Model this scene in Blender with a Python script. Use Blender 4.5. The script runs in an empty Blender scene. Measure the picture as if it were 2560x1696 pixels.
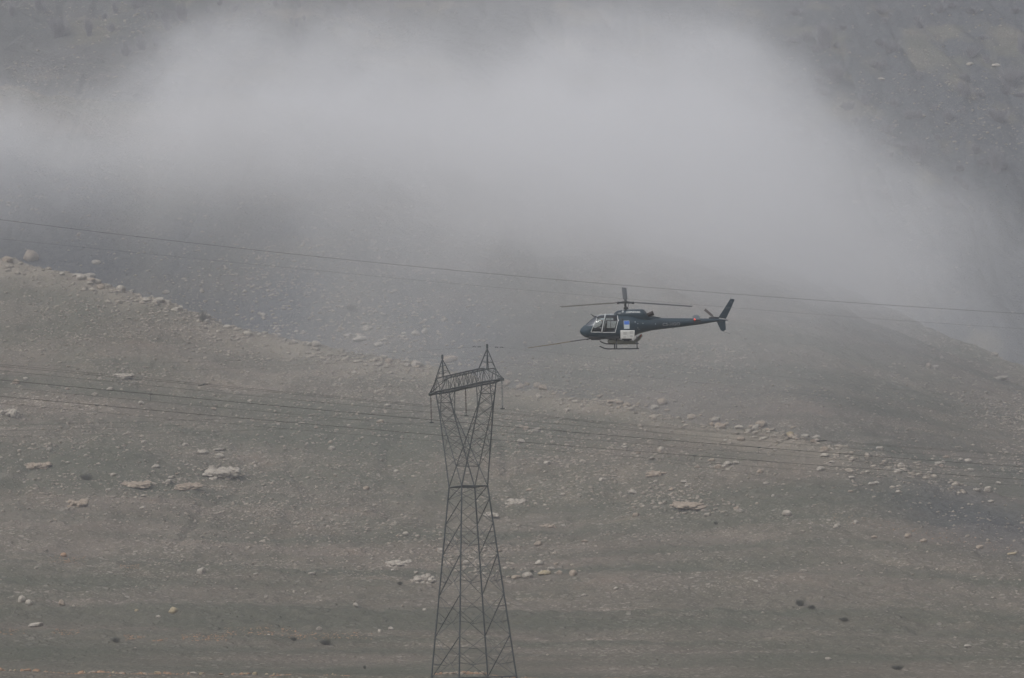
import bpy, bmesh, math, random
import numpy as np
from mathutils import Vector, Matrix
R = math.radians
rnd = random.Random(7)
rng = np.random.default_rng(11)
C = bpy.context.scene.collection
sc = bpy.context.scene

# ------------------------------------------------------------------ camera, world, sun, exposure
FPX = 7980.0                       # focal length in pixels of the 2560 px wide frame
PITCH, ROLL = R(6.04), 0.030
F = Vector((0, math.cos(PITCH), math.sin(PITCH)))
U0 = Vector((0, -math.sin(PITCH), math.cos(PITCH)))
R0 = Vector((1, 0, 0))
RV = (R0 * math.cos(ROLL) - U0 * math.sin(ROLL)).normalized()
UV = (R0 * math.sin(ROLL) + U0 * math.cos(ROLL)).normalized()
cam_d = bpy.data.cameras.new('camera'); cam = bpy.data.objects.new('camera', cam_d); C.objects.link(cam)
cam_d.sensor_width = 23.6; cam_d.lens = FPX / 2560 * 23.6
cam_d.clip_start = 1; cam_d.clip_end = 5000
M = Matrix.Identity(4)
for i in range(3):
    M[i][0] = RV[i]; M[i][1] = UV[i]; M[i][2] = -F[i]
cam.matrix_world = M
sc.camera = cam

SUN_EL, SUN_AZ = R(46), R(222)     # azimuth measured from +Y clockwise
w = bpy.data.worlds.new('World'); sc.world = w; w.use_nodes = True
nt = w.node_tree; nt.nodes.clear()
sky = nt.nodes.new('ShaderNodeTexSky'); sky.sky_type = 'NISHITA'; sky.sun_disc = False
sky.sun_elevation = SUN_EL; sky.sun_rotation = SUN_AZ; sky.air_density = 1.0; sky.dust_density = 4.0
hs = nt.nodes.new('ShaderNodeHueSaturation'); hs.inputs['Saturation'].default_value = 0.30
bg = nt.nodes.new('ShaderNodeBackground'); bg.inputs['Strength'].default_value = 0.14
wo = nt.nodes.new('ShaderNodeOutputWorld')
nt.links.new(sky.outputs[0], hs.inputs['Color']); nt.links.new(hs.outputs[0], bg.inputs[0]); nt.links.new(bg.outputs[0], wo.inputs[0])
sl = bpy.data.lights.new('sun', 'SUN'); sl.energy = 1.5; sl.angle = R(18); sl.color = (1, .97, .93)
sun = bpy.data.objects.new('sun', sl); C.objects.link(sun)
sdir = Vector((math.sin(SUN_AZ) * math.cos(SUN_EL), math.cos(SUN_AZ) * math.cos(SUN_EL), math.sin(SUN_EL)))
sun.rotation_euler = sdir.to_track_quat('Z', 'Y').to_euler(); sun.location = (0, 0, 300)
sc.view_settings.view_transform = 'Standard'; sc.view_settings.look = 'None'
sc.view_settings.gamma = 1; sc.view_settings.exposure = -0.03
sc.cycles.max_bounces = 8; sc.cycles.volume_bounces = 6; sc.cycles.diffuse_bounces = 2
sc.cycles.transparent_max_bounces = 12
sc.cycles.volume_step_rate = 1.0; sc.cycles.volume_max_steps = 256
sc.cycles.use_denoising = True

# ------------------------------------------------------------------ helpers
def ray(x, y):
    return F + RV * ((x - 1280) / FPX) + UV * ((848 - y) / FPX)
def at(x, y, Y):                   # point seen at pixel (x,y) of the 2560 px frame, at depth Y
    d = ray(x, y); return d * (Y / d.y)
def az_t(x, y):
    d = ray(x, y); return d.x / d.y, d.z / d.y

def node_mat(name):
    m = bpy.data.materials.new(name); m.use_nodes = True
    return m, m.node_tree, m.node_tree.nodes['Principled BSDF']
def plain(name, col, rough=.6, metal=0., var=.15, scale=3., spec=.4, coat=0.):
    m, t, b = node_mat(name)
    tc = t.nodes.new('ShaderNodeTexCoord'); n = t.nodes.new('ShaderNodeTexNoise')
    n.inputs['Scale'].default_value = scale; n.inputs['Detail'].default_value = 4
    t.links.new(tc.outputs['Object'], n.inputs['Vector'])
    r = t.nodes.new('ShaderNodeValToRGB'); r.color_ramp.elements[0].position = .3; r.color_ramp.elements[1].position = .7
    r.color_ramp.elements[0].color = (*[c * (1 - var) for c in col], 1); r.color_ramp.elements[1].color = (*[min(1, c * (1 + var)) for c in col], 1)
    t.links.new(n.outputs['Fac'], r.inputs[0]); t.links.new(r.outputs[0], b.inputs['Base Color'])
    b.inputs['Roughness'].default_value = rough; b.inputs['Metallic'].default_value = metal
    b.inputs['Specular IOR Level'].default_value = spec; b.inputs['Coat Weight'].default_value = coat
    return m
def tag(o, label=None, cat=None, group=None, kind=None):
    if label: o['label'] = label
    if cat: o['category'] = cat
    if group: o['group'] = group
    if kind: o['kind'] = kind
    return o
def empty(name, loc=(0, 0, 0)):
    o = bpy.data.objects.new(name, None); o.location = loc; C.objects.link(o); return o
def np_mesh(name, V, Fq, mat, smooth=False):
    me = bpy.data.meshes.new(name)
    V = np.asarray(V, np.float32); Fq = np.asarray(Fq, np.int32); k = Fq.shape[1]
    me.vertices.add(len(V)); me.vertices.foreach_set('co', V.ravel())
    me.loops.add(Fq.size); me.loops.foreach_set('vertex_index', Fq.ravel())
    me.polygons.add(len(Fq)); me.polygons.foreach_set('loop_start', np.arange(0, Fq.size, k, dtype=np.int32))
    me.polygons.foreach_set('loop_total', np.full(len(Fq), k, np.int32))
    me.update(calc_edges=True); me.validate()
    if smooth: me.polygons.foreach_set('use_smooth', np.ones(len(me.polygons), bool))
    me.materials.append(mat)
    return me
def link(name, me, parent=None, loc=None):
    o = bpy.data.objects.new(name, me); C.objects.link(o)
    if parent: o.parent = parent
    if loc is not None: o.location = loc
    return o
class MB:
    """collects shapes into one mesh"""
    def __init__(s): s.v = []; s.f = []
    def add(s, V, Fc):
        o = len(s.v); s.v += [tuple(p) for p in V]; s.f += [tuple(i + o for i in f) for f in Fc]
    def tube(s, pts, r, n=8, cap=True):
        pts = [Vector(p) for p in pts]; rs = r if isinstance(r, (list, tuple)) else [r] * len(pts)
        V = []; prev = None
        for i, p in enumerate(pts):
            d = (pts[min(i + 1, len(pts) - 1)] - pts[max(i - 1, 0)]).normalized()
            if prev is None:
                a = d.orthogonal().normalized()
            else:
                a = (prev - d * prev.dot(d)).normalized()
            prev = a; b = d.cross(a)
            for k in range(n):
                t = 2 * math.pi * k / n + math.pi / n
                V.append(p + (a * math.cos(t) + b * math.sin(t)) * rs[i])
        Fc = []
        for i in range(len(pts) - 1):
            for k in range(n):
                Fc.append((i * n + k, i * n + (k + 1) % n, (i + 1) * n + (k + 1) % n, (i + 1) * n + k))
        if cap: Fc += [tuple(range(n))[::-1], tuple((len(pts) - 1) * n + k for k in range(n))]
        s.add(V, Fc)
    def bar(s, a, b, wd=.08): s.tube([a, b], wd * .62, 4)
    def box(s, c, h, rot=None, bev=0):
        bm = bmesh.new(); bmesh.ops.create_cube(bm, size=2)
        for v in bm.verts: v.co = Vector((v.co.x * h[0], v.co.y * h[1], v.co.z * h[2]))
        if bev: bmesh.ops.bevel(bm, geom=bm.edges[:], offset=bev, segments=2, affect='EDGES', profile=.5)
        if rot is not None: bmesh.ops.transform(bm, matrix=rot.to_4x4(), verts=bm.verts[:])
        bm.verts.index_update()
        s.add([v.co + Vector(c) for v in bm.verts], [tuple(v.index for v in f.verts) for f in bm.faces]); bm.free()
    def prism(s, poly, y0, y1):    # polygon in x,z extruded along y
        n = len(poly)
        s.add([(x, y0, z) for x, z in poly] + [(x, y1, z) for x, z in poly],
              [tuple(range(n)), tuple(range(2 * n - 1, n - 1, -1))] + [(i, i + n, (i + 1) % n + n, (i + 1) % n) for i in range(n)])
    def build(s, name, mat, parent=None, smooth=False, loc=None):
        me = bpy.data.meshes.new(name); me.from_pydata(s.v, [], s.f); me.update()
        bm = bmesh.new(); bm.from_mesh(me); bmesh.ops.recalc_face_normals(bm, faces=bm.faces[:]); bm.to_mesh(me); bm.free()
        if smooth:
            for p in me.polygons: p.use_smooth = True
        me.materials.append(mat)
        return link(name, me, parent, loc)

# ------------------------------------------------------------------ terrain (one sheet)
def vnoise(X, Y, seed):
    xi = np.floor(X).astype(np.int64); yi = np.floor(Y).astype(np.int64)
    xf = X - xi; yf = Y - yi
    def h(a, b):
        n = (a * 374761393 + b * 668265263 + seed * 982451653) & 0x7fffffff
        n = ((n ^ (n >> 13)) * 1274126177) & 0x7fffffff
        return ((n ^ (n >> 16)) & 0xffff) / 65535.0
    u = xf * xf * (3 - 2 * xf); v = yf * yf * (3 - 2 * yf)
    return (h(xi, yi) * (1 - u) + h(xi + 1, yi) * u) * (1 - v) + (h(xi, yi + 1) * (1 - u) + h(xi + 1, yi + 1) * u) * v
def fbm(X, Y, s, octv=4, seed=1):
    r = 0; a = 1; t = 0
    for i in range(octv):
        r = r + a * vnoise(X / s + 13.7 * i, Y / s - 7.3 * i, seed + i); t += a; a *= .5; s *= .5
    return r / t - .5

def curve(pts):
    xs = [p[0] for p in pts]; ys = [p[1] for p in pts]
    return lambda x: np.interp(x, xs, ys)
yR1 = curve([(-5000, 300), (-1500, 520), (0, 640), (230, 692), (420, 748), (600, 812), (800, 852), (960, 882), (1090, 905), (1250, 945),
             (1500, 985), (1700, 1032), (2000, 1092), (2200, 1150), (2400, 1218), (2560, 1262), (3700, 1420), (8000, 1500)])
dR1 = curve([(-5000, 640), (0, 600), (1100, 560), (2000, 500), (2560, 470), (8000, 440)])
yR2 = curve([(-5000, 0), (-1500, 130), (0, 230), (800, 260), (1400, 430), (1800, 630), (2100, 745), (2200, 797), (2400, 872), (2560, 932), (3700, 1150), (8000, 1300)])
yTop = curve([(-8000, -60), (0, -60), (2560, -60), (8000, 100)])
A_fine = np.linspace(-.30, .30, 1000)
A = np.concatenate([-np.geomspace(1.6, .31, 24), A_fine, np.geomspace(.31, 1.6, 24)])
Yr = np.concatenate([np.linspace(-60, 285, 70), np.arange(288, 470, .5), np.arange(470, 1010, .62), np.linspace(1014, 1300, 50)])
Zg = np.zeros((len(Yr), len(A)))
for j, a in enumerate(A):
    xp = 1280 + a * FPX                     # pixel column (roll handled below)
    def zz(ypx, Y):
        yy = ypx
        x_ = xp
        for _ in range(3):                   # find the pixel column whose azimuth is a at this row
            aa, tt = az_t(x_, yy); x_ += (a - aa) * FPX
        return az_t(x_, yy)[1] * Y
    xe = float(np.clip(xp, -5000, 8000)); d1 = float(dR1(xe)); r1 = float(yR1(xe)); r2 = float(yR2(xe)); d2 = 740.
    ctl = [(-60, -1.8), (0, -1.8), (120, -3.2), (255, -5.2), (276, -4.6)]
    s0 = float(np.interp(xe, [-500, 0, 120, 160, 220, 330, 500, 900, 1080, 1200, 1240, 2560], [1682, 1679, 1682, 1689, 1683, 1687, 1689, 1691, 1688, 1684, 1697, 1703]))
    ctl += [(296, zz(s0, 296)), (300, zz(s0, 300)), (306, zz(s0 + 8, 306))]
    for s in np.linspace(.08, 1, 12):
        g = .50 * s + .50 * s * s
        Y = 306 + (d1 - 306) * s
        ctl.append((Y, zz(s0 + 4 + (r1 - s0) * g, Y)))
    z1 = ctl[-1][1]
    dp_ = float(np.interp(xe, [0, 900, 1500, 2000, 2560], [13, 12, 9, 4, 3]))
    ctl += [(d1 + 3, z1), (d1 + 16, z1 - dp_ * .6), (d1 + 34, z1 - dp_)]
    zr2 = zz(r2, d2)
    for s in (.15, .3, .5, .7, .85, 1):
        Y = d1 + 32 + (d2 - d1 - 32) * s
        g = s ** .9
        ctl.append((Y, (z1 - dp_) * (1 - g) + zr2 * g + 3.0 * math.sin(math.pi * s)))
    ctl += [(d2 + 12, zr2 - 1.0), (d2 + 45, zr2 - 4)]
    z3 = zr2 - 4; zt = zz(float(yTop(xe)), 1000)
    for s in (.25, .5, .75, 1):
        ctl.append((d2 + 45 + (1000 - d2 - 45) * s, z3 + (zt - z3) * s))
    ctl += [(1150, zt + 70), (1300, zt + 110)]
    Zg[:, j] = np.interp(Yr, [c[0] for c in ctl], [c[1] for c in ctl])
# smooth along depth and a little sideways
def smooth_cols(Z, sig):
    Yu = np.arange(-60, 1300, 1.0); k = np.arange(-30, 31); g = np.exp(-.5 * (k / sig) ** 2); g /= g.sum()
    out = np.empty_like(Z)
    for j in range(Z.shape[1]):
        z = np.interp(Yu, Yr, Z[:, j]); zp = np.pad(z, 30, mode='edge')
        out[:, j] = np.interp(Yr, Yu, np.convolve(zp, g, 'valid'))
    return out
Zs = smooth_cols(Zg, 3.2)
wber = np.exp(-((Yr - 300) / 14.) ** 2)[:, None]
Zg = Zs * (1 - wber) + Zg * wber
k = np.exp(-.5 * (np.arange(-12, 13) / 5.) ** 2); k /= k.sum()
Zp = np.pad(Zg, ((0, 0), (12, 12)), mode='edge')
Zg = np.stack([np.convolve(Zp[i], k, 'valid') for i in range(len(Yr))])
XX = A[None, :] * np.maximum(Yr, 40)[:, None] + 0 * Zg; YY = Yr[:, None] + 0 * Zg
far = np.clip((YY - 306) / 60, 0, 1)
sp = fbm(XX * 1.0 + YY * .35, YY * .5, 62, 3, 5)
big = fbm(XX, YY, 70, 3, 3); rid = 1 - np.abs(fbm(XX + .5 * YY, YY * .6, 48, 3, 21)) * 4
ramp = np.clip((YY - 330) / 150, 0, 1)
Zg = Zg + ramp * (3.6 * big * (1 - .7 * np.exp(-((YY - 560) / 70) ** 2)) + 3.2 * np.clip((YY - 590) / 60, 0, 1) * rid) + far * (1.0 * fbm(XX, YY, 16, 3, 9) + (.4 + 1.0 * ramp) * fbm(XX, YY, 6, 3, 17) + .75 * fbm(XX, YY, 1.7, 2, 31)) - ramp * (.55 + .9 * np.clip((YY - 640) / 100, 0, 1)) * np.clip(1 - np.abs(fbm(XX * 1.0 + 4 * fbm(XX, YY, 30, 2, 8), YY * .22, 13, 3, 77)) * 9, 0, 1) * np.clip(fbm(XX, YY, 60, 2, 12) * 4 + .6, 0, 1) 
# low grassy banks across the valley floor
for (Yc, wd_, hh, sd) in ((332, 5, .55, 41), (352, 6, .7, 42), (381, 8, 1.0, 43), (410, 8, .9, 44)):
    yc = Yc + 14 * fbm(XX, XX * 0 + 3, 60, 2, sd)
    Zg = Zg + hh * np.exp(-((YY - yc) / wd_) ** 2) * (.6 + 1.2 * (fbm(XX, YY, 35, 2, sd + 3) + .3))
Zg = Zg + (1 - far) * .35 * fbm(XX, YY, 3.0, 3, 33)
nr, nc = Zg.shape

def z_ground(X, Y):
    X = np.asarray(X, float); Y = np.asarray(Y, float)
    a = X / np.maximum(Y, 40)
    fj = np.interp(a, A, np.arange(nc)); fi = np.interp(Y, Yr, np.arange(nr))
    j = np.clip(fj.astype(int), 0, nc - 2); i = np.clip(fi.astype(int), 0, nr - 2); u = fj - j; v = fi - i
    return (Zg[i, j] * (1 - u) + Zg[i, j + 1] * u) * (1 - v) + (Zg[i + 1, j] * (1 - u) + Zg[i + 1, j + 1] * u) * v
YS = np.arange(288, 1010, .5)
def hit(x, y):                      # ground point seen at pixel (x,y)
    a, t = az_t(x, y)
    z = z_ground(a * YS, YS) / YS
    k = np.argmax(z >= t)
    if z[k] < t: return None
    Y = YS[k]
    return Vector((a * Y, Y, float(z_ground(a * Y, Y))))

def ground_mat():
    m, t, b = node_mat('hillside_ground')
    L = t.links.new
    def N(ty, **kw):
        n = t.nodes.new(ty)
        for k_, v_ in kw.items(): n.inputs[k_].default_value = v_
        return n
    tc = N('ShaderNodeTexCoord')
    def noise(scale, det=5, rough=.6, vec=None):
        n = N('ShaderNodeTexNoise', Scale=scale, Detail=det, Roughness=rough); L(vec or tc.outputs['Object'], n.inputs['Vector']); return n.outputs['Fac']
    def ramp_(f, p0, p1, c0=(0, 0, 0), c1=(1, 1, 1)):
        r = t.nodes.new('ShaderNodeValToRGB'); r.color_ramp.elements[0].position = p0; r.color_ramp.elements[1].position = p1
        r.color_ramp.elements[0].color = (*c0, 1); r.color_ramp.elements[1].color = (*c1, 1); L(f, r.inputs[0]); return r.outputs[0]
    def mix(f, a_, b_):
        n = t.nodes.new('ShaderNodeMix'); n.data_type = 'RGBA'
        if isinstance(f, float): n.inputs[0].default_value = f
        else: L(f, n.inputs[0])
        for s_, i_ in ((a_, 6), (b_, 7)):
            if isinstance(s_, tuple): n.inputs[i_].default_value = (*s_, 1)
            else: L(s_, n.inputs[i_])
        return n.outputs[2]
    def mul(a_, b_):
        n = t.nodes.new('ShaderNodeMath'); n.operation = 'MULTIPLY'
        for s_, i_ in ((a_, 0), (b_, 1)):
            if isinstance(s_, float): n.inputs[i_].default_value = s_
            else: L(s_, n.inputs[i_])
        return n.outputs[0]
    soil = mix(ramp_(noise(.05), .35, .65), (.128, .108, .087), (.176, .151, .125))
    grass = mix(ramp_(noise(.35, 6, .75), .3, .7), (.094, .090, .068), (.132, .122, .094))
    c = mix(ramp_(noise(.028, 4, .55), .40, .60), grass, soil)
    dry = ramp_(noise(.09, 5, .7), .56, .72)
    c = mix(mul(dry, .6), c, (.245, .200, .155))
    # tufts and clods
    c = mix(mul(ramp_(noise(1.5, 6, .8), .50, .66), .55), c, (.062, .064, .050))
    # reddish earth showing through
    c = mix(mul(ramp_(noise(.06, 3, .6), .60, .70), .22), c, (.24, .165, .125))
    # little stones, two sizes, thicker in patches
    patch = ramp_(noise(.045, 5, .7), .44, .62)
    def stones(scale, lo, hi, dens):
        mp = t.nodes.new('ShaderNodeMapping'); mp.inputs['Rotation'].default_value = (.3, .2, .7); L(tc.outputs['Object'], mp.inputs['Vector'])
        v = N('ShaderNodeTexVoronoi', Scale=scale, Randomness=1.); L(mp.outputs[0], v.inputs['Vector'])
        d = ramp_(v.outputs['Distance'], lo, hi, (1, 1, 1), (0, 0, 0))
        sep = t.nodes.new('ShaderNodeSeparateColor'); L(v.outputs['Color'], sep.inputs[0])
        pick = ramp_(sep.outputs[0], dens, dens + .02)
        return mul(d, pick), sep.outputs[1]
    s1, r1_ = stones(.85, .24, .36, .55)
    s3, r3_ = stones(1.7, .26, .38, .50)
    s2, r2_ = stones(2.6, .26, .40, .40)
    pm = mul(patch, .85)
    stc = mix(r1_, (.20, .175, .145), (.36, .325, .28))
    addp = t.nodes.new('ShaderNodeMath'); addp.operation = 'MULTIPLY_ADD'; L(patch, addp.inputs[0]); addp.inputs[1].default_value = .70; addp.inputs[2].default_value = .28
    c = mix(mul(s2, addp.outputs[0]), c, mix(r2_, (.19, .165, .135), (.33, .295, .25)))
    c = mix(mul(s3, addp.outputs[0]), c, stc)
    c = mix(mul(s1, addp.outputs[0]), c, stc)
    # stripes of grazing terraces in the valley
    mp = t.nodes.new('ShaderNodeMapping'); mp.inputs['Scale'].default_value = (.011, .085, .06); L(tc.outputs['Object'], mp.inputs['Vector'])
    st = ramp_(noise(1.0, 3, .5, mp.outputs[0]), .42, .62)
    c = mix(mul(st, .62), c, (.068, .076, .056))
    at_ = t.nodes.new('ShaderNodeAttribute'); at_.attribute_name = 'scrub'  # mask of far-slope scrub and of the painted gully shade
    c = mix(mul(at_.outputs['Fac'], .95), c, mix(ramp_(noise(.9, 5, .8), .4, .62), (.026, .033, .044), (.076, .082, .088)))  # dark tone for far-slope scrub and for painted shade in the gully
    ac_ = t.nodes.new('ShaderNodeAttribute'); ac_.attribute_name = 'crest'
    c = mix(mul(ac_.outputs['Fac'], .55), c, (.27, .235, .19))  # tan that lightens the crest like a painted highlight
    L(c, b.inputs['Base Color']); b.inputs['Roughness'].default_value = .95; b.inputs['Specular IOR Level'].default_value = .1
    bp = N('ShaderNodeBump', Strength=.8, Distance=.5)
    hsum = t.nodes.new('ShaderNodeMath'); hsum.operation = 'ADD'; L(noise(1.2, 6, .7), hsum.inputs[0]); L(mul(s1, .5), hsum.inputs[1])
    L(hsum.outputs[0], bp.inputs['Height']); L(bp.outputs[0], b.inputs['Normal'])
    return m
V = np.stack([XX, YY, Zg], -1).reshape(-1, 3)
I = np.arange(nr * nc).reshape(nr, nc)
Fq = np.stack([I[:-1, :-1], I[:-1, 1:], I[1:, 1:], I[1:, :-1]], -1).reshape(-1, 4)
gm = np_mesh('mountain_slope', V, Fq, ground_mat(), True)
PXg = 1280 + A[None, :] * FPX + 0 * Zg
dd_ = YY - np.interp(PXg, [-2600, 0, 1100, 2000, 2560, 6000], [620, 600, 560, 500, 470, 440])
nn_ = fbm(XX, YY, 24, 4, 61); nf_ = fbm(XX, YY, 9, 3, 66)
scrub = np.clip(1.25 * np.exp(-((dd_ - 76) / 36) ** 2) * np.interp(PXg, [-2600, 100, 1150, 1500], [.8, 1, 1, .1]) * (.85 + 1.6 * nn_), 0, 1) * (dd_ > 3)  # gully behind the ridge: its shade is put into the ground colour
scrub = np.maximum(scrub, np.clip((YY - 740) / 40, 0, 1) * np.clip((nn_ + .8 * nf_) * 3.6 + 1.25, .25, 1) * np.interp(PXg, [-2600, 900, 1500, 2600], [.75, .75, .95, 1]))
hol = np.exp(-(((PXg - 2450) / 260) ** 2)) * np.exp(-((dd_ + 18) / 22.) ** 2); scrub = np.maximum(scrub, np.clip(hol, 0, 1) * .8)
crest = np.exp(-((dd_ + 6) / 7.) ** 2) * np.clip(.7 + 2 * nf_, 0, 1) * np.interp(PXg, [-2600, 2000, 2300], [1, 1, .2])  # dry tan crest band, also painting the lit ridge top
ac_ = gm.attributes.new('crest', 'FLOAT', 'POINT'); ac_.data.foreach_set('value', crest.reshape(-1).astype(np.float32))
at_ = gm.attributes.new('scrub', 'FLOAT', 'POINT'); at_.data.foreach_set('value', scrub.reshape(-1).astype(np.float32))  # holds the painted gully shade as well as the scrub
ground = link('mountain_slope', gm)
tag(ground, kind='structure')

# ------------------------------------------------------------------ stones
def rock_mat(name, c0, c1):
    m, t, b = node_mat(name)
    tc = t.nodes.new('ShaderNodeTexCoord'); oi = t.nodes.new('ShaderNodeObjectInfo')
    n = t.nodes.new('ShaderNodeTexNoise'); n.inputs['Scale'].default_value = 1.6; n.inputs['Detail'].default_value = 6; n.inputs['Roughness'].default_value = .7
    ge = t.nodes.new('ShaderNodeNewGeometry')
    t.links.new(ge.outputs['Position'], n.inputs['Vector'])
    r = t.nodes.new('ShaderNodeValToRGB'); e = r.color_ramp.elements
    e[0].position = .34; e[0].color = (*c0, 1); e[1].position = .62; e[1].color = (*c1, 1)
    t.links.new(n.outputs['Fac'], r.inputs[0])
    # lichen and dark cracks
    n2 = t.nodes.new('ShaderNodeTexNoise'); n2.inputs['Scale'].default_value = 4; n2.inputs['Detail'].default_value = 5
    t.links.new(ge.outputs['Position'], n2.inputs['Vector'])
    r2 = t.nodes.new('ShaderNodeValToRGB'); r2.color_ramp.elements[0].position = .56; r2.color_ramp.elements[1].position = .66
    t.links.new(n2.outputs['Fac'], r2.inputs[0])
    mx = t.nodes.new('ShaderNodeMix'); mx.data_type = 'RGBA'; mx.inputs[7].default_value = (.12, .115, .095, 1)
    ml = t.nodes.new('ShaderNodeMath'); ml.operation = 'MULTIPLY'; ml.inputs[1].default_value = .55
    t.links.new(r2.outputs[0], ml.inputs[0]); t.links.new(ml.outputs[0], mx.inputs[0]); t.links.new(r.outputs[0], mx.inputs[6])
    t.links.new(mx.outputs[2], b.inputs['Base Color']); b.inputs['Roughness'].default_value = .92; b.inputs['Specular IOR Level'].default_value = .15
    bp = t.nodes.new('ShaderNodeBump'); bp.inputs['Strength'].default_value = .6; bp.inputs['Distance'].default_value = .15
    t.links.new(n2.outputs['Fac'], bp.inputs['Height']); t.links.new(bp.outputs[0], b.inputs['Normal'])
    return m
M_pale = rock_mat('pale_limestone', (.22, .195, .165), (.38, .345, .30))
M_small = rock_mat('small_stone', (.185, .158, .13), (.345, .305, .255))
M_tan = rock_mat('tan_limestone', (.20, .16, .125), (.32, .265, .21))
M_ochre = rock_mat('ochre_stone', (.19, .115, .070), (.34, .22, .14))
M_yellow = rock_mat('yellow_stone', (.24, .195, .125), (.37, .31, .21))

def ico(sub, seed, rough=.22):
    bm = bmesh.new(); bmesh.ops.create_icosphere(bm, subdivisions=sub, radius=1)
    r_ = np.random.default_rng(seed)
    V_ = np.array([v.co[:] for v in bm.verts])
    # chop with random planes for facets
    for _ in range(9):
        n = r_.normal(size=3); n /= np.linalg.norm(n); d = r_.uniform(.62, .92)
        s_ = V_ @ n; V_ = V_ - np.outer(np.maximum(s_ - d, 0), n)
    V_ = V_ * (1 + r_.normal(size=(len(V_), 1)) * rough * .18)
    bm.verts.index_update()
    F_ = np.array([[v.index for v in f.verts] for f in bm.faces]); bm.free()
    return V_, F_
rock_shapes = [ico(3, 100 + i) for i in range(8)]
low_shapes = [ico(1, 200 + i, .5) for i in range(8)]
def lump_mesh(name, mat, seed, n=16):           # an outcrop of several joined knobs
    r_ = np.random.default_rng(seed); Vs = []; Fs = []; o = 0
    for i in range(n):
        V_, F_ = rock_shapes[r_.integers(8)]
        s_ = r_.uniform(.11, .27); ang = r_.uniform(0, 6.28)
        p = np.array([float(np.clip(r_.normal() * .36, -.72, .72)), float(np.clip(r_.normal() * .3, -.5, .5)), r_.uniform(-.1, .45)])
        c_, s2 = math.cos(ang), math.sin(ang)
        W = V_ * np.array([s_ * 1.2, s_, s_ * 1.05]); W = np.stack([W[:, 0] * c_ - W[:, 1] * s2, W[:, 0] * s2 + W[:, 1] * c_, W[:, 2]], 1) + p
        Vs.append(W); Fs.append(F_ + o); o += len(V_)
    return np_mesh(name, np.concatenate(Vs), np.concatenate(Fs), mat)
RM = {}
def rock_mesh(i, mat):
    key = (i, mat.name)
    if key not in RM: RM[key] = np_mesh('boulder', rock_shapes[i][0], rock_shapes[i][1], mat)
    return RM[key]
def boulder(x, y, wpx, hpx, label, mat=None, name='boulder', cat='boulder', group=None, mesh=None, sink=.3):
    p = hit(x, y + hpx * .35)
    if p is None: return None
    s_ = p.y / FPX * .5
    mat = mat or M_pale
    me = mesh or rock_mesh(rnd.randrange(8), mat)
    o = link(name, me); hx = wpx * s_ * 1.0; hz = hpx * s_ * 1.02
    o.scale = (hx, (hx + hz) * .5, hz); o.location = p + Vector((0, hz * .3, hz * (1 - sink * 1.6)))
    o.rotation_euler = (rnd.uniform(-.12, .12), rnd.uniform(-.12, .12), rnd.uniform(-.5, .5))
    tag(o, label, cat, group); return o

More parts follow.
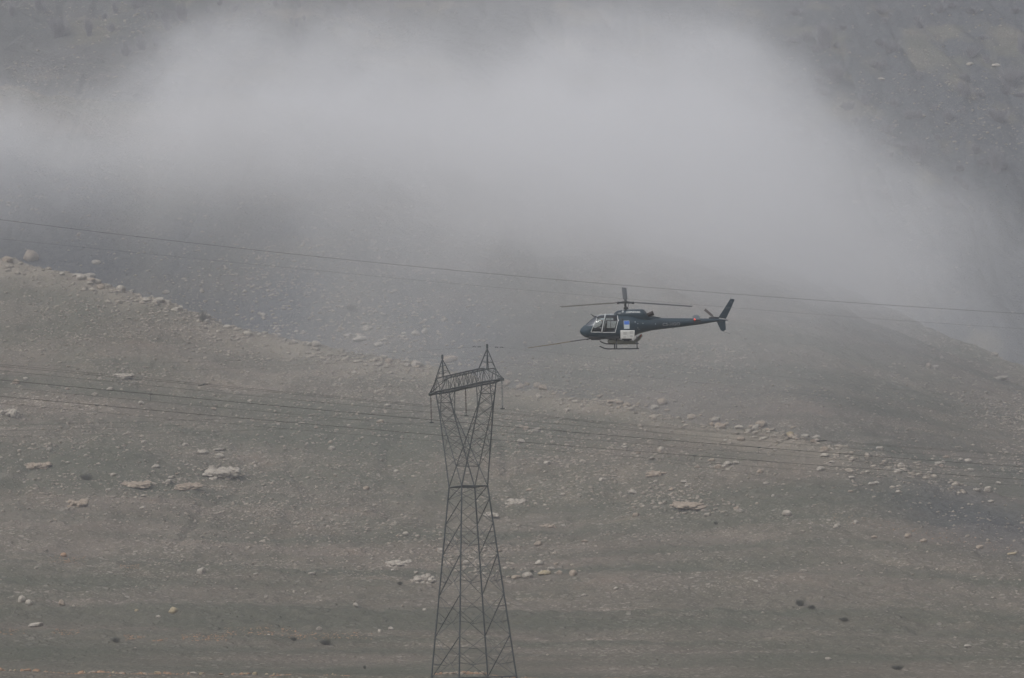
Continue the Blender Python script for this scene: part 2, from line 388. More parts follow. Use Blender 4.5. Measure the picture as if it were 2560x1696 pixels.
NAMED = [
 (75, 640, 44, 36, 'big rounded tan boulder standing highest on the far left end of the ridge', M_tan),
 (222, 690, 34, 15, 'smooth pale slab lying on the ridge crest near the left edge', M_pale),
 (20, 648, 36, 18, 'brown rock at the very left edge where the ridge leaves the picture', M_tan),
 (226, 708, 18, 12, 'pale stone just below the smooth slab on the left ridge', M_pale),
 (415, 732, 24, 12, 'bright egg-shaped rock perched on the ridge crest, a third of the way to the pylon', M_pale),
 (395, 752, 34, 12, 'long flat pale rock under the egg-shaped rock of the ridge', M_pale),
 (418, 755, 22, 13, 'blocky pale rock beside the long flat one below the ridge crest', M_pale),
 (240, 655, 26, 14, 'hazy pale rock in the dip behind the left end of the ridge', M_pale),
 (915, 820, 22, 20, 'upright pale boulder in the dark gully left of the pylon top', M_pale),
 (1040, 833, 24, 16, 'flat-topped pale boulder in the gully just above the left pylon peak', M_pale),
 (1062, 828, 18, 16, 'pale round boulder at the foot of the hazy slope above the pylon', M_pale),
 (1122, 900, 44, 22, 'broad sandy boulder on the ridge between the two pylon peaks', M_tan),
 (900, 850, 40, 16, 'rough pale rock on the ridge crest below the gully boulders', M_pale),
 (945, 862, 26, 14, 'knobbly rock on the ridge crest halfway between gully and pylon', M_pale),
 (870, 842, 30, 12, 'low pale rock on the ridge crest left of the rough pale one', M_pale),
 (389, 1167, 24, 12, 'small domed rock up the slope to the left of the cracked outcrop', M_pale),
 (428, 1195, 22, 9, 'low domed rock level with the left side of the cracked outcrop', M_pale),
 (506, 1130, 32, 14, 'rounded pale rock above the cracked outcrop', M_pale),
 (548, 1125, 40, 10, 'long pale slab above the right end of the cracked outcrop', M_pale),
 (548, 1142, 34, 16, 'broken pale rock directly above the cracked outcrop', M_pale),
 (502, 1428, 24, 23, 'solitary round pale boulder on the grassy bank', M_pale),
 (54, 1500, 22, 22, 'left of two white boulders standing together near the left edge', M_pale),
 (72, 1506, 20, 18, 'right of two white boulders standing together near the left edge', M_pale),
 (155, 1508, 18, 21, 'upright pinkish boulder right of the white pair', M_tan),
 (433, 1527, 26, 20, 'ochre yellow boulder alone in the dark grass', M_yellow),
 (341, 1528, 11, 8, 'tiny yellow stone between the pinkish and the ochre boulder', M_yellow),
 (88, 1563, 48, 13, 'wide low slab of rock near the left edge below the white pair', M_pale),
 (160, 1388, 18, 14, 'orange rock on top of the stony mound at the left', M_ochre),
 (396, 1542, 14, 9, 'small pale rock on the path edge below the ochre boulder', M_pale),
 (798, 1572, 20, 12, 'dark-bellied rock with a white top on the bare ground left of the pylon', M_pale),
 (890, 1513, 16, 14, 'small pale rock pair top in the dark grass left of the pylon', M_pale),
 (978, 1572, 16, 12, 'white rock nearest to the left foot of the pylon', M_pale),
 (950, 1578, 12, 12, 'small white rock just left of the white one by the pylon foot', M_pale),
 (1062, 1526, 12, 9, 'white stone in the grass touching the left pylon leg', M_pale),
 (736, 1480, 10, 8, 'white pebble-like rock in the dark grass, left of a twin', M_pale),
 (765, 1485, 9, 8, 'white pebble-like rock in the dark grass, right of its twin', M_pale),
 (665, 1494, 11, 8, 'white rock at the top of the dark grass band', M_pale),
 (780, 1433, 26, 8, 'flat grey rock on the slope left of the stony patch by the pylon', M_pale),
 (640, 1435, 14, 7, 'small flat rock right of the solitary round boulder', M_pale),
 (990, 1180, 16, 11, 'pale rock on the open slope left of the pylon waist', M_pale),
 (988, 1309, 15, 12, 'pale rock left of the pylon under the waist ring', M_pale),
 (915, 1222, 18, 12, 'tan rock left of the pylon level with the waist ring', M_tan),
 (1320, 1440, 30, 19, 'cracked grey boulder at the left of the row right of the pylon', M_pale),
 (1362, 1434, 36, 15, 'yellowish long boulder in the row right of the pylon', M_yellow),
 (1433, 1433, 22, 20, 'brown boulder ending the row right of the pylon', M_tan),
 (1290, 1445, 26, 12, 'brownish low boulder touching the right pylon leg', M_tan),
 (1400, 1432, 20, 14, 'pinkish boulder between the yellowish and the brown one', M_tan),
 (1462, 1355, 20, 8, 'flat tan rock up the slope above the boulder row', M_tan),
 (1540, 1472, 14, 8, 'small white rock in the grass right of the boulder row', M_pale),
 (1460, 1488, 16, 8, 'small flat pale rock below the boulder row', M_pale),
 (2008, 1428, 26, 10, 'flat pale rock alone in the empty slope at the right', M_pale),
 (2093, 1315, 18, 12, 'white-topped rock in the earthy streak at the right', M_pale),
 (2140, 1308, 14, 10, 'small pale rock above the earthy streak', M_pale),
 (2186, 1345, 18, 9, 'flat brown rock in the middle of the earthy streak', M_tan),
 (2271, 1342, 20, 14, 'rounded tan boulder in the earthy streak, left of another', M_tan),
 (2310, 1352, 20, 12, 'flat tan boulder in the earthy streak, right of the other', M_tan),
 (2450, 1368, 22, 12, 'tan rock towards the right end of the earthy streak', M_tan),
 (2530, 1385, 30, 8, 'long pale rock with a dark underside by the right edge', M_yellow),
 (2420, 1617, 20, 9, 'pale rock in the grass near the lower right corner', M_pale),
 (2070, 1647, 18, 8, 'white rock lying on the track in the lower right', M_pale),
 (1911, 1096, 22, 10, 'square white rock under the wires right of the helicopter', M_pale),
 (2201, 1120, 22, 12, 'white rock close under the thin upper wires at the right', M_pale),
 (2367, 1142, 20, 10, 'pinkish rock between the wires near the right edge', M_tan),
 (2182, 1213, 26, 10, 'pale slanting rock under the lowest wire at the right', M_pale),
 (2130, 1195, 22, 8, 'flat pale rock left of the slanting one under the wires', M_pale),
 (2340, 917, 20, 12, 'white rock on the misty spur at the right', M_pale),
 (2322, 915, 14, 16, 'dark upright rock beside the white one on the misty spur', M_tan),
 (2487, 886, 26, 12, 'pale rock on the skyline of the misty spur at the right', M_pale),
 (2500, 945, 44, 12, 'hazy broken rocks low on the misty spur by the right edge', M_pale),
 (1545, 1003, 26, 14, 'pale rock in the upper end of the rocky rib under the helicopter', M_pale),
 (1655, 1007, 30, 22, 'tallest tan rock of the rocky rib under the tail boom', M_tan),
 (1636, 1020, 22, 14, 'pale rock at the foot of the tallest one in the rocky rib', M_pale),
 (1790, 1048, 26, 14, 'pale rock where the rocky rib turns dark', M_pale),
 (1905, 1062, 34, 22, 'large grey rock in the middle of the rocky rib', M_tan),
 (1890, 1068, 24, 18, 'pale split rock left of the large grey one in the rocky rib', M_pale),
 (1975, 1085, 20, 14, 'yellowish rock in the rocky rib right of the large grey one', M_yellow),
 (2015, 1090, 26, 14, 'left of the last two pale rocks ending the rocky rib', M_pale),
 (2042, 1093, 22, 12, 'right of the last two pale rocks ending the rocky rib', M_pale),
 (2425, 163, 22, 10, 'white rock high on the far slope near the upper right corner', M_pale),
 (2492, 166, 26, 10, 'larger white rock high on the far slope near the upper right corner', M_pale),
 (2203, 197, 26, 8, 'pale slab on the far slope between the bushes at the right', M_pale),
 (2308, 292, 18, 10, 'white rock on the far slope in the middle of the right side', M_pale),
 (2238, 316, 12, 8, 'small pale rock down the far slope at the right, beside a bush', M_pale),
 (2143, 505, 30, 14, 'pale rock half lost in the mist at the right', M_pale),
]
for (x, y, a_, b_, lab, mt) in NAMED: boulder(x, y, a_, b_, lab, mt)
# outcrops made of several joined knobs
OUT = [(555, 1174, 104, 40, 'largest cracked pale outcrop on the slope left of the pylon', M_pale, 30, 22),
 (305, 935, 66, 20, 'broken white rock ledge high on the slope at the left', M_pale, 31, 16),
 (335, 1210, 90, 18, 'flat sandy rock patch left below the cracked outcrop', M_tan, 32, 18),
 (470, 1213, 80, 20, 'low tan outcrop below the cracked outcrop', M_tan, 33, 16),
 (200, 1255, 70, 26, 'rounded tan outcrop on the lower left slope', M_tan, 34, 16),
 (95, 1160, 76, 24, 'broad pinkish outcrop at the left below the track', M_tan, 35, 16),
 (25, 1025, 56, 34, 'heap of joined rounded rocks at the left edge under the wires', M_pale, 36, 16),
 (1060, 1440, 70, 34, 'grey outcrop leaning against the left pylon leg', M_pale, 37, 18),
 (995, 1405, 70, 20, 'low broken outcrop left of the pylon legs', M_pale, 38, 16),
 (1290, 1250, 60, 20, 'pale outcrop right of the pylon under the waist ring', M_pale, 39, 14),
 (1370, 1312, 44, 14, 'small tan outcrop further right of the pylon', M_tan, 40, 12),
 (1640, 1180, 60, 18, 'sandy outcrop in the stony slope under the helicopter', M_tan, 41, 14),
 (1720, 1262, 96, 20, 'long tan outcrop ending the stony slope in the middle right', M_tan, 42, 20),
 (1225, 1285, 50, 16, 'pale outcrop seen through the pylon legs on the right', M_pale, 43, 12)]
for (x, y, a_, b_, lab, mt, sd, n) in OUT:
    oc = boulder(x, y, a_ * 1.0, b_ * 1.45, lab, name='rock_outcrop', cat='rock outcrop', mesh=lump_mesh('rock_outcrop', mt, sd, int(n * 4)), sink=.15)
    if oc: oc.location.z -= oc.scale.z * .62; oc.rotation_euler = (.32, rnd.uniform(-.05, .05), rnd.uniform(-.2, .2)); oc.scale.y = oc.scale.x * .8

# boulders nothing tells apart, by area
AREAS = [
 ('pale boulder in the chain of rocks along the ridge crest left of the pylon', 'rocks along the ridge crest', 34, lambda: (lambda x: (x, float(yR1(x)) + rnd.uniform(4, 22)))(rnd.uniform(150, 1080)), (14, 34), M_pale),
 ('sandy boulder on the ridge crest between pylon top and rocky rib', 'rocks on the crest right of the pylon', 16, lambda: (lambda x: (x, float(yR1(x)) + rnd.uniform(3, 24)))(rnd.uniform(1260, 1560)), (12, 28), M_tan),
 ('weathered rock of the rocky rib under the wires right of the helicopter', 'rocks of the rocky rib', 28, lambda: (lambda x: (x, float(yR1(x)) - 6 + rnd.uniform(2, 22)))(rnd.uniform(1560, 2080)), (12, 28), M_tan),
 ('pale boulder in the hazy gully behind the ridge', 'boulders in the gully', 26, lambda: (rnd.uniform(620, 1080), 0), (10, 20), M_pale),
 ('pale rock scattered on the stony slope between the pylon and the right edge', 'rocks on the slope right of the pylon', 36, lambda: (rnd.uniform(1300, 2000), rnd.uniform(1060, 1290)), (12, 26), M_pale),
 ('pale rock in the stony patch around the pylon legs', 'rocks around the pylon legs', 24, lambda: (rnd.uniform(900, 1420), rnd.uniform(1330, 1450)), (10, 26), M_pale),
 ('pale rock scattered on the slope left of the pylon', 'rocks on the slope left of the pylon', 34, lambda: (rnd.uniform(20, 980), rnd.uniform(900, 1290)), (11, 24), M_pale),
 ('flat white rock in the greenish hollow below the wires at the right', 'rocks in the hollow at the right', 20, lambda: (rnd.uniform(2050, 2540), rnd.uniform(1130, 1270)), (14, 26), M_pale),
]
OCHRE = []
for lab, grp, n, fn, (lo, hi), mt in AREAS:
    for i in range(n):
        x, y = fn()
        if y == 0: y = float(yR1(x)) - rnd.uniform(12, 70) * (x / 1080)
        wd = lo + (hi - lo) * rnd.random() ** 1.8
        boulder(x, y, wd, wd * rnd.uniform(.42, .75), lab, mt if rnd.random() < .75 else (M_tan if mt is M_pale else M_pale), group=grp)
# the ochre stones on the near bank at the bottom edge
def bank_stone(x, y, wpx, hpx, lab, mt, grp=None):
    p = at(x, y, 299.6 + rnd.uniform(-.8, .6))
    g = float(z_ground(p.x, p.y)); s_ = p.y / FPX * .5
    o = link('stone', rock_mesh(rnd.randrange(8), mt)); o.scale = (wpx * s_ * 1.15, wpx * s_, hpx * s_ * 1.15)
    o.location = (p.x, p.y, max(min(p.z, g + hpx * s_ * .9), g + hpx * s_ * .25)); o.rotation_euler = (rnd.uniform(-.2, .2), rnd.uniform(-.2, .2), rnd.uniform(0, 6))
    tag(o, lab, 'stone', grp); return o
for (x, y, a_, b_, lab, mt) in [
    (92, 1680, 22, 14, 'brown rounded stone standing highest on the near bank at the left', M_ochre),
    (66, 1683, 22, 10, 'reddish stone left of the highest brown one on the near bank', M_ochre),
    (115, 1682, 16, 8, 'dull brown stone right of the highest one on the near bank', M_ochre),
    (2, 1680, 18, 14, 'ochre stone cut by the left edge at the bottom', M_ochre),
    (230, 1683, 20, 10, 'pale pink stone at the left end of the low stone row', M_tan),
    (252, 1685, 26, 10, 'orange long stone in the low stone row', M_ochre),
    (306, 1691, 20, 10, 'cream stone in the bank, first of a cream pair', M_tan),
    (205, 1692, 22, 12, 'ochre stone half in the grass at the bottom left', M_ochre),
    (395, 1691, 20, 10, 'yellow brown stone alone on the bank between two gaps', M_yellow),
    (362, 1694, 14, 8, 'small pinkish stone on the bank left of the yellow brown one', M_tan),
    (485, 1692, 20, 10, 'lone cream white stone on the near bank', M_pale),
    (422, 1692, 16, 8, 'dull orange stone right of the yellow brown one', M_ochre)]:
    bank_stone(x, y, a_, b_, lab, mt)
for i in range(40):
    bank_stone(rnd.choice([rnd.gauss(40, 30), rnd.gauss(240, 40), rnd.gauss(430, 60), rnd.gauss(620, 50), rnd.uniform(500, 900)]), rnd.uniform(1684, 1697), 6 + 15 * rnd.random() ** 2, rnd.uniform(4, 10), 'small ochre stone in the row along the near bank at the bottom left', rnd.choice([M_ochre, M_ochre, M_yellow, M_tan]), 'ochre stones along the near bank')
for i in range(22):
    bank_stone(rnd.uniform(1085, 1215), rnd.uniform(1686, 1696), rnd.uniform(10, 22), rnd.uniform(7, 12), 'orange stone on the near bank seen between the pylon legs', rnd.choice([M_ochre, M_ochre, M_tan]), 'orange stones behind the pylon legs')

# countless small stones: one mesh each of pale and ochre scatter
def scatter(name, pts, sizes, mat):
    Vs = []; Fs = []; o = 0
    for k_, (V_, F_) in enumerate(low_shapes):
        idx = np.arange(k_, len(pts), 8)
        if not len(idx): continue
        n = len(idx); s_ = sizes[idx]; ang = rng.uniform(0, 6.28, n)
        W = V_[None] * np.stack([s_ * rng.uniform(.9, 1.5, n), s_, s_ * rng.uniform(.45, .8, n)], 1)[:, None, :]
        c_, s2 = np.cos(ang)[:, None], np.sin(ang)[:, None]
        W = np.stack([W[..., 0] * c_ - W[..., 1] * s2, W[..., 0] * s2 + W[..., 1] * c_, W[..., 2]], -1) + pts[idx][:, None, :]
        Vs.append(W.reshape(-1, 3)); Fs.append((F_[None] + (np.arange(n) * len(V_))[:, None, None] + o).reshape(-1, 3)); o += n * len(V_)
    return link(name, np_mesh(name, np.concatenate(Vs), np.concatenate(Fs), mat))
def sample(n, a0, a1, y0, y1, smin, smax, dens, pw=3.):
    a = rng.uniform(a0, a1, n); Y = rng.uniform(y0, y1, n); X = a * Y
    keep = rng.random(n) < dens(X, Y, a) * np.clip((Y - 395) / 80, .05, 1)
    X, Y = X[keep], Y[keep]; s_ = smin + (smax - smin) * rng.random(len(X)) ** pw
    s_ = s_ * np.clip(Y / 560, .5, 1.15)
    return np.stack([X, Y, z_ground(X, Y) + s_ * .12], 1), s_
def patchy(seed, lo, hi, base):
    def f(X, Y, a):
        n = fbm(X, Y, 34, 4, seed) + .5; return base + (1 - base) * np.clip((n - lo) / (hi - lo), 0, 1)
    return f
def ridge_d(X, Y, a):
    d = np.interp(1280 + a * FPX, [-2600, 0, 1100, 2000, 2560, 6000], [620, 600, 560, 500, 470, 440])
    return np.exp(-((Y - d + 4) / 4.5) ** 2) * np.clip(.25 + 3 * (fbm(X, Y, 14, 3, 71) + .15), 0, 1)
P1, S1 = sample(120000, -.20, .20, 330, 1005, .08, .42, patchy(3, .46, .62, .13), 4.6)
P2, S2 = sample(60000, -.20, .20, 380, 620, .09, .42, patchy(57, .48, .60, .05), 3.4)
P3, S3 = sample(60000, -.23, .14, 450, 640, .12, .75, ridge_d, 3.4)
P4, S4 = sample(9000, -.12, .0, 560, 680, .12, .55, patchy(77, .42, .55, .2), 3.0)
kk_ = rng.random(len(P4)) < np.clip(1.15 - ((P4[:, 0] / P4[:, 1] + .06) / .055) ** 2, 0, 1) * np.clip((680 - P4[:, 1]) / 70, 0, 1); P4, S4 = P4[kk_], S4[kk_]
PP = []; PS = []
for (cx, cy, sx, sy, n, sm) in ((1480, 1150, 170, 55, 1700, .34), (1180, 1400, 110, 28, 600, .34), (1270, 1060, 120, 45, 600, .34), (850, 1010, 160, 60, 700, .34), (130, 1060, 110, 60, 400, .40), (1640, 1240, 90, 16, 350, .34), (2330, 1165, 170, 32, 450, .34),
        (300, 940, 60, 14, 120, .4), (150, 1240, 120, 40, 400, .3), (500, 1290, 220, 60, 500, .25), (560, 930, 260, 50, 600, .3), (860, 760, 150, 60, 700, .42), (620, 700, 120, 40, 300, .4), (350, 60, 110, 60, 500, .6), (2300, 160, 200, 140, 700, .55), (2430, 310, 110, 60, 300, .6), (1000, 930, 120, 26, 400, .34), (555, 1185, 60, 14, 120, .4), (340, 1215, 60, 10, 90, .35), (480, 1216, 60, 10, 90, .35), (310, 940, 50, 10, 100, .4), (1720, 1266, 80, 10, 160, .35), (1290, 1256, 40, 10, 80, .35), (330, 770, 220, 22, 350, .35), (560, 820, 160, 16, 300, .35), (420, 650, 200, 60, 450, .35), (760, 680, 160, 50, 500, .35)):
    for i in range(n):
        p = hit(rnd.gauss(cx, sx), rnd.gauss(cy, sy))
        if p is not None: PP.append(p[:]); PS.append(.08 + sm * rnd.random() ** 3.2)
P5, S5 = np.array(PP), np.array(PS)
sp_ = rng.permutation(len(P1)); h_ = len(sp_) * 3 // 4
so = scatter('scattered_stones', np.concatenate([P1[sp_[:h_]], P2, P3, P4, P5]), np.concatenate([S1[sp_[:h_]], S2, S3, S4, S5]), M_small)
tag(so, 'countless small pale stones strewn over the whole hillside', 'stones', kind='stuff')
so = scatter('scattered_tan_stones', P1[sp_[h_:]], S1[sp_[h_:]], M_small)
tag(so, 'countless small brownish stones strewn over the hillside', 'stones', kind='stuff')
gp = []; gs = []
for (x0, x1, y0, y1, n) in ((130, 200, 1575, 1588, 60), (310, 360, 1590, 1602, 60), (380, 420, 1598, 1606, 40), (455, 570, 1588, 1604, 150), (560, 740, 1570, 1590, 160), (720, 930, 1583, 1600, 160), (0, 60, 1575, 1588, 40), (2060, 2560, 1300, 1390, 160), (120, 215, 1392, 1410, 120), (300, 350, 1412, 1424, 60)):
    for i in range(n):
        x = rnd.uniform(x0, x1); y = rnd.uniform(y0, y1)
        if x0 == 2060: y = 1285 + (x - 2060) * .19 + rnd.gauss(0, 8)
        p = hit(x, y)
        if p: gp.append(p); gs.append(.04 + .13 * rnd.random() ** 2.2)
so = scatter('ochre_gravel', np.array([p[:] for p in gp]), np.array(gs), M_ochre)
tag(so, 'strips of loose ochre gravel on the valley floor', 'gravel', kind='stuff')
bx_ = rng.uniform(-58, 10, 1500); by_ = 299 + rng.normal(0, 1.3, 1500)
bd = fbm(bx_, bx_ * 0, 7, 3, 90) > -.02; bx_, by_ = bx_[bd], by_[bd]
so = scatter('bank_gravel', np.stack([bx_, by_, z_ground(bx_, by_) + .02], 1), .04 + .13 * rng.random(len(bx_)) ** 2, M_ochre)
tag(so, 'loose ochre gravel between the stones of the near bank', 'gravel', kind='stuff')

# ------------------------------------------------------------------ bushes
M_twig = plain('bare_twigs', (.150, .145, .165), .9, var=.25)
M_leaf = plain('dark_scrub', (.098, .098, .074), .9, var=.3)
def bush_mesh(seed, tall=1.0, n=120, mat=None, wd=.012):
    r_ = random.Random(seed); V_ = []; F_ = []
    for i in range(n):
        ang = r_.uniform(0, 6.283); lean = r_.uniform(.05, .85) * (1.25 - .35 * tall); L = r_.uniform(.55, 1.0)
        b0 = Vector((r_.gauss(0, .10), r_.gauss(0, .10), -.05)); d = Vector((math.cos(ang) * lean, math.sin(ang) * lean, tall)).normalized()
        p = b0; w_ = wd * 1.6
        side = Vector((-math.sin(ang), math.cos(ang), r_.uniform(-.3, .3)))
        pts = [p]
        for s_ in range(4):
            d = (d + Vector((r_.gauss(0, .16), r_.gauss(0, .16), r_.gauss(0, .10)))).normalized(); p = p + d * L * .26; pts.append(p)
        for s_ in range(4):
            w0 = w_ * (1 - s_ * .2); w1 = w_ * (1 - (s_ + 1) * .2); o = len(V_)
            for q, ww in ((pts[s_], w0), (pts[s_ + 1], w1)):
                for kk in range(3):
                    t_ = kk * 2.094; V_.append(tuple(q + side * math.cos(t_) * ww + Vector((0, 0, 1)).cross(side) * math.sin(t_) * ww))
            for kk in range(3): F_.append((o + kk, o + (kk + 1) % 3, o + 3 + (kk + 1) % 3, o + 3 + kk))
            if s_ >= 1:                     # side twigs
                for tw in range(2):
                    e = pts[s_ + 1] + Vector((r_.gauss(0, .11), r_.gauss(0, .11), r_.uniform(.02, .2)))
                    o = len(V_); q = pts[s_]; V_ += [tuple(q + side * .006), tuple(q - side * .006), tuple(e), tuple(q + Vector((0, 0, .012)))]
                    F_ += [(o, o + 1, o + 2, o + 2), ]
                    F_[-1] = (o, o + 1, o + 2, o + 3)
    return np_mesh('bush', V_, F_, mat or M_twig)
BM = [bush_mesh(i, [1.3, .9, .6, .45, 1.0, .7][i]) for i in range(6)]
BL = [bush_mesh(20 + i, .62, 170, M_leaf, .016) for i in range(2)]
def bush(x, y, wpx, hpx, lab, grp=None, kinds=BM, name='bush', cat='bush'):
    p = hit(x, y + hpx * .5)
    if p is None: return
    s_ = p.y / FPX
    o = link(name, rnd.choice(kinds)); sx = wpx * s_ * .62; o.scale = (sx, sx, hpx * s_ * 1.15); o.rotation_euler = (0, 0, rnd.uniform(0, 6))
    o.location = p; tag(o, lab, cat, grp)
for (x, y, a_, b_, lab) in [
    (148, 66, 66, 48, 'wide bare bush standing alone at the upper left'),
    (222, 68, 34, 42, 'upright bare bush right of the wide one at the upper left'),
    (455, 32, 62, 40, 'large dark rounded bush at the top of the stony slope'),
    (415, 38, 40, 34, 'greyish bush touching the left of the large dark one'),
    (392, 98, 28, 34, 'upright dark bush lowest on the stony slope above the mist'),
    (355, 105, 44, 36, 'grey bush left of the lowest dark one'),
    (315, 115, 36, 44, 'tall hazy bush above the mist edge at the left'),
    (418, 56, 26, 34, 'slim bush just below the large dark rounded one'),
    (520, 68, 52, 36, 'bush leaning into the mist right of the stony slope'),
    (278, 66, 30, 26, 'small dark bush in the middle of the upper left slope'),
    (370, 36, 18, 20, 'small round bush near the top of the stony slope'),
    (288, 16, 22, 30, 'small upright bush near the top edge at the left'),
    (95, 10, 34, 28, 'bush cut by the top edge near the upper left corner'),
    (30, 22, 26, 34, 'slim bush at the upper left corner'),
    (845, 28, 34, 28, 'rounded dark bush in the thin mist at the top centre left'),
    (742, 56, 26, 20, 'small bush at the edge of the mist, top centre left'),
    (740, 92, 34, 30, 'faint bush half hidden in the mist edge'),
    (340, 8, 40, 22, 'low bush at the top edge above the stony slope'),
    (360, 2, 30, 18, 'dark bush tip at the top edge'),
    (2060, 85, 78, 62, 'largest rounded bush on the far slope right of the mist'),
    (1985, 28, 50, 20, 'low bluish bush near the top edge above the mist'),
    (2200, 22, 50, 22, 'low dark bush near the top edge at the right'),
    (2230, 115, 60, 30, 'broad grey bush right of the largest rounded one'),
    (2090, 178, 70, 44, 'grey bush below the largest rounded one'),
    (2045, 200, 36, 18, 'dark low bush in the pale stones by the mist'),
    (2430, 130, 60, 26, 'dark bush on the far slope left of the white rocks'),
    (2410, 222, 66, 34, 'dark teal bush under the white rocks'),
    (2525, 190, 66, 50, 'big dark bush at the right edge under the white rocks'),
    (2555, 110, 36, 44, 'dark bush cut by the right edge near the top'),
    (2275, 285, 46, 22, 'low dark bush left of the small white rock cluster'),
    (2372, 285, 50, 24, 'low dark bush right of the small white rock cluster'),
    (2215, 318, 60, 22, 'dark low bush in the middle of the far slope'),
    (2290, 372, 74, 52, 'rounded bluish bush in the middle of the right side'),
    (2440, 372, 46, 22, 'teal bush on the right side above a hollow'),
    (2490, 400, 66, 56, 'large hazy bush low on the right side'),
    (2100, 472, 70, 24, 'dark bush half drowned in the mist'),
    (2370, 500, 70, 34, 'faint low bush on the right side below all others'),
    (2190, 160, 50, 22, 'small grey bush among the right side bushes'),
    (2300, 60, 40, 20, 'small dark bush near the top right stones'),
    (2140, 300, 30, 16, 'tiny bush beside the mist edge at the right'),
    (2500, 290, 50, 28, 'bush near the right edge in the middle of the far slope'),
    (2350, 18, 44, 24, 'dark bush at the top edge near the upper right corner')]:
    bush(x, y, a_ * 1.1, b_ * 1.15, lab)
for i in range(70):
    bush(rnd.uniform(1860, 2560), rnd.uniform(5, 480), rnd.uniform(20, 60), rnd.uniform(12, 26), 'small bluish bush on the far slope right of the mist', 'small bushes on the far slope at the right')
for i in range(16):
    bush(rnd.uniform(0, 1080), rnd.uniform(0, 60), rnd.uniform(16, 30), rnd.uniform(14, 24), 'small bare bush on the stony slope above the mist', 'small bushes above the mist')
for (x, y, a_, b_, lab) in [
    (218, 1192, 44, 14, 'dark green scrub clump beside the faint track on the left slope'),
    (290, 1602, 32, 12, 'dark scrub clump left of the ochre gravel'),
    (815, 1605, 40, 14, 'dark scrub clump on the bare ground left of the pylon'),
    (735, 1598, 24, 9, 'small scrub clump left of the dark one near the pylon'),
    (912, 1668, 12, 9, 'tiny dark scrub tuft just above the near bank'),
    (2000, 1508, 34, 16, 'brownish scrub on the bank at the right'),
    (2030, 1518, 30, 10, 'low brownish scrub touching the one on the right bank'),
    (2110, 1550, 34, 10, 'thin scrub with dry stalks at the lower right'),
    (2245, 1668, 44, 12, 'flat dark scrub clump at the lower right bottom'),
    (508, 790, 34, 24, 'hazy grey scrub on the slope under the left ridge'),
    (880, 772, 40, 16, 'dark scrub in the gully behind the ridge'),
    (1330, 1430, 16, 10, 'scrub between the boulders right of the pylon'),
    (1000, 1460, 24, 8, 'low scrub left of the pylon leg outcrop'),
    (1790, 1310, 18, 7, 'tiny scrub clump alone on the plain slope at the right')]:
    bush(x, y, a_, b_ * 1.15, lab, None, BL, 'scrub_clump', 'scrub')

# ------------------------------------------------------------------ pylon
M_steel = plain('galvanised_steel', (.062, .072, .074), .55, .55, .2, 2.)
M_steel_l = plain('pale_galvanised_steel', (.16, .175, .175), .5, .5, .2, 2.)
M_ins = plain('insulator_glass', (.075, .055, .048), .25, 0, .2, 8, .6)
M_ins_l = plain('grey_insulator', (.13, .14, .14), .3, 0, .15, 8, .6)
M_wire = plain('aluminium_conductor', (.055, .053, .050), .6, .4, .1)
YP = 257.
base = at(1184, 1686, YP)
TH = math.atan(.515)
E1 = Vector((math.sin(TH), -math.cos(TH), 0))     # along the crossarm, right end towards the camera
E2 = Vector((math.cos(TH), math.sin(TH), 0))      # along the line
PX, PY = base.x, base.y
zg0 = float(z_ground(PX, PY))
pyl = empty('transmission_pylon', (PX, PY, zg0))
tag(pyl, 'tall grey steel lattice pylon with a tilted crossarm and two pointed peaks', 'pylon')
def L3(e1, e2, z): return E1 * e1 + E2 * e2 + Vector((0, 0, z - zg0))    # local to pyl
def half(z):
    if z < 0: return 5.09 / 2 + (-z) * .0905
    return np.interp(z, [0, 15.35], [5.09 / 2, 2.32 / 2])
H = half
zs = [-6.0 if zg0 < -5.5 else zg0, -3.0, .05, 3.35, 6.65, 9.9, 12.35, 14.3, 15.35]
zs[0] = zg0 - .1
for sx in (-1, 1):
    for sy in (-1, 1):
        m = MB(); m.bar(L3(sx * H(zs[0]), sy * H(zs[0]), zs[0]), L3(sx * H(.05), sy * H(.05), .05), .125); m.bar(L3(sx * H(0.05), sy * H(0.05), .05), L3(sx * H(15.35), sy * H(15.35), 15.35), .10)
        for z in zs[2:-1]: m.box(L3(sx * H(z), sy * H(z), z), (.06, .06, .10))
        m.build('leg', M_steel, pyl)
        m = MB(); q = L3(sx * H(zs[0]), sy * H(zs[0]), zs[0]); m.box(q + Vector((0, 0, .1)), (.45, .45, .35), bev=.05)
        m.build('footing', plain('concrete', (.3, .29, .27), .9), pyl)
faces = [((-1, -1), (1, -1)), ((1, -1), (1, 1)), ((1, 1), (-1, 1)), ((-1, 1), (-1, -1))]
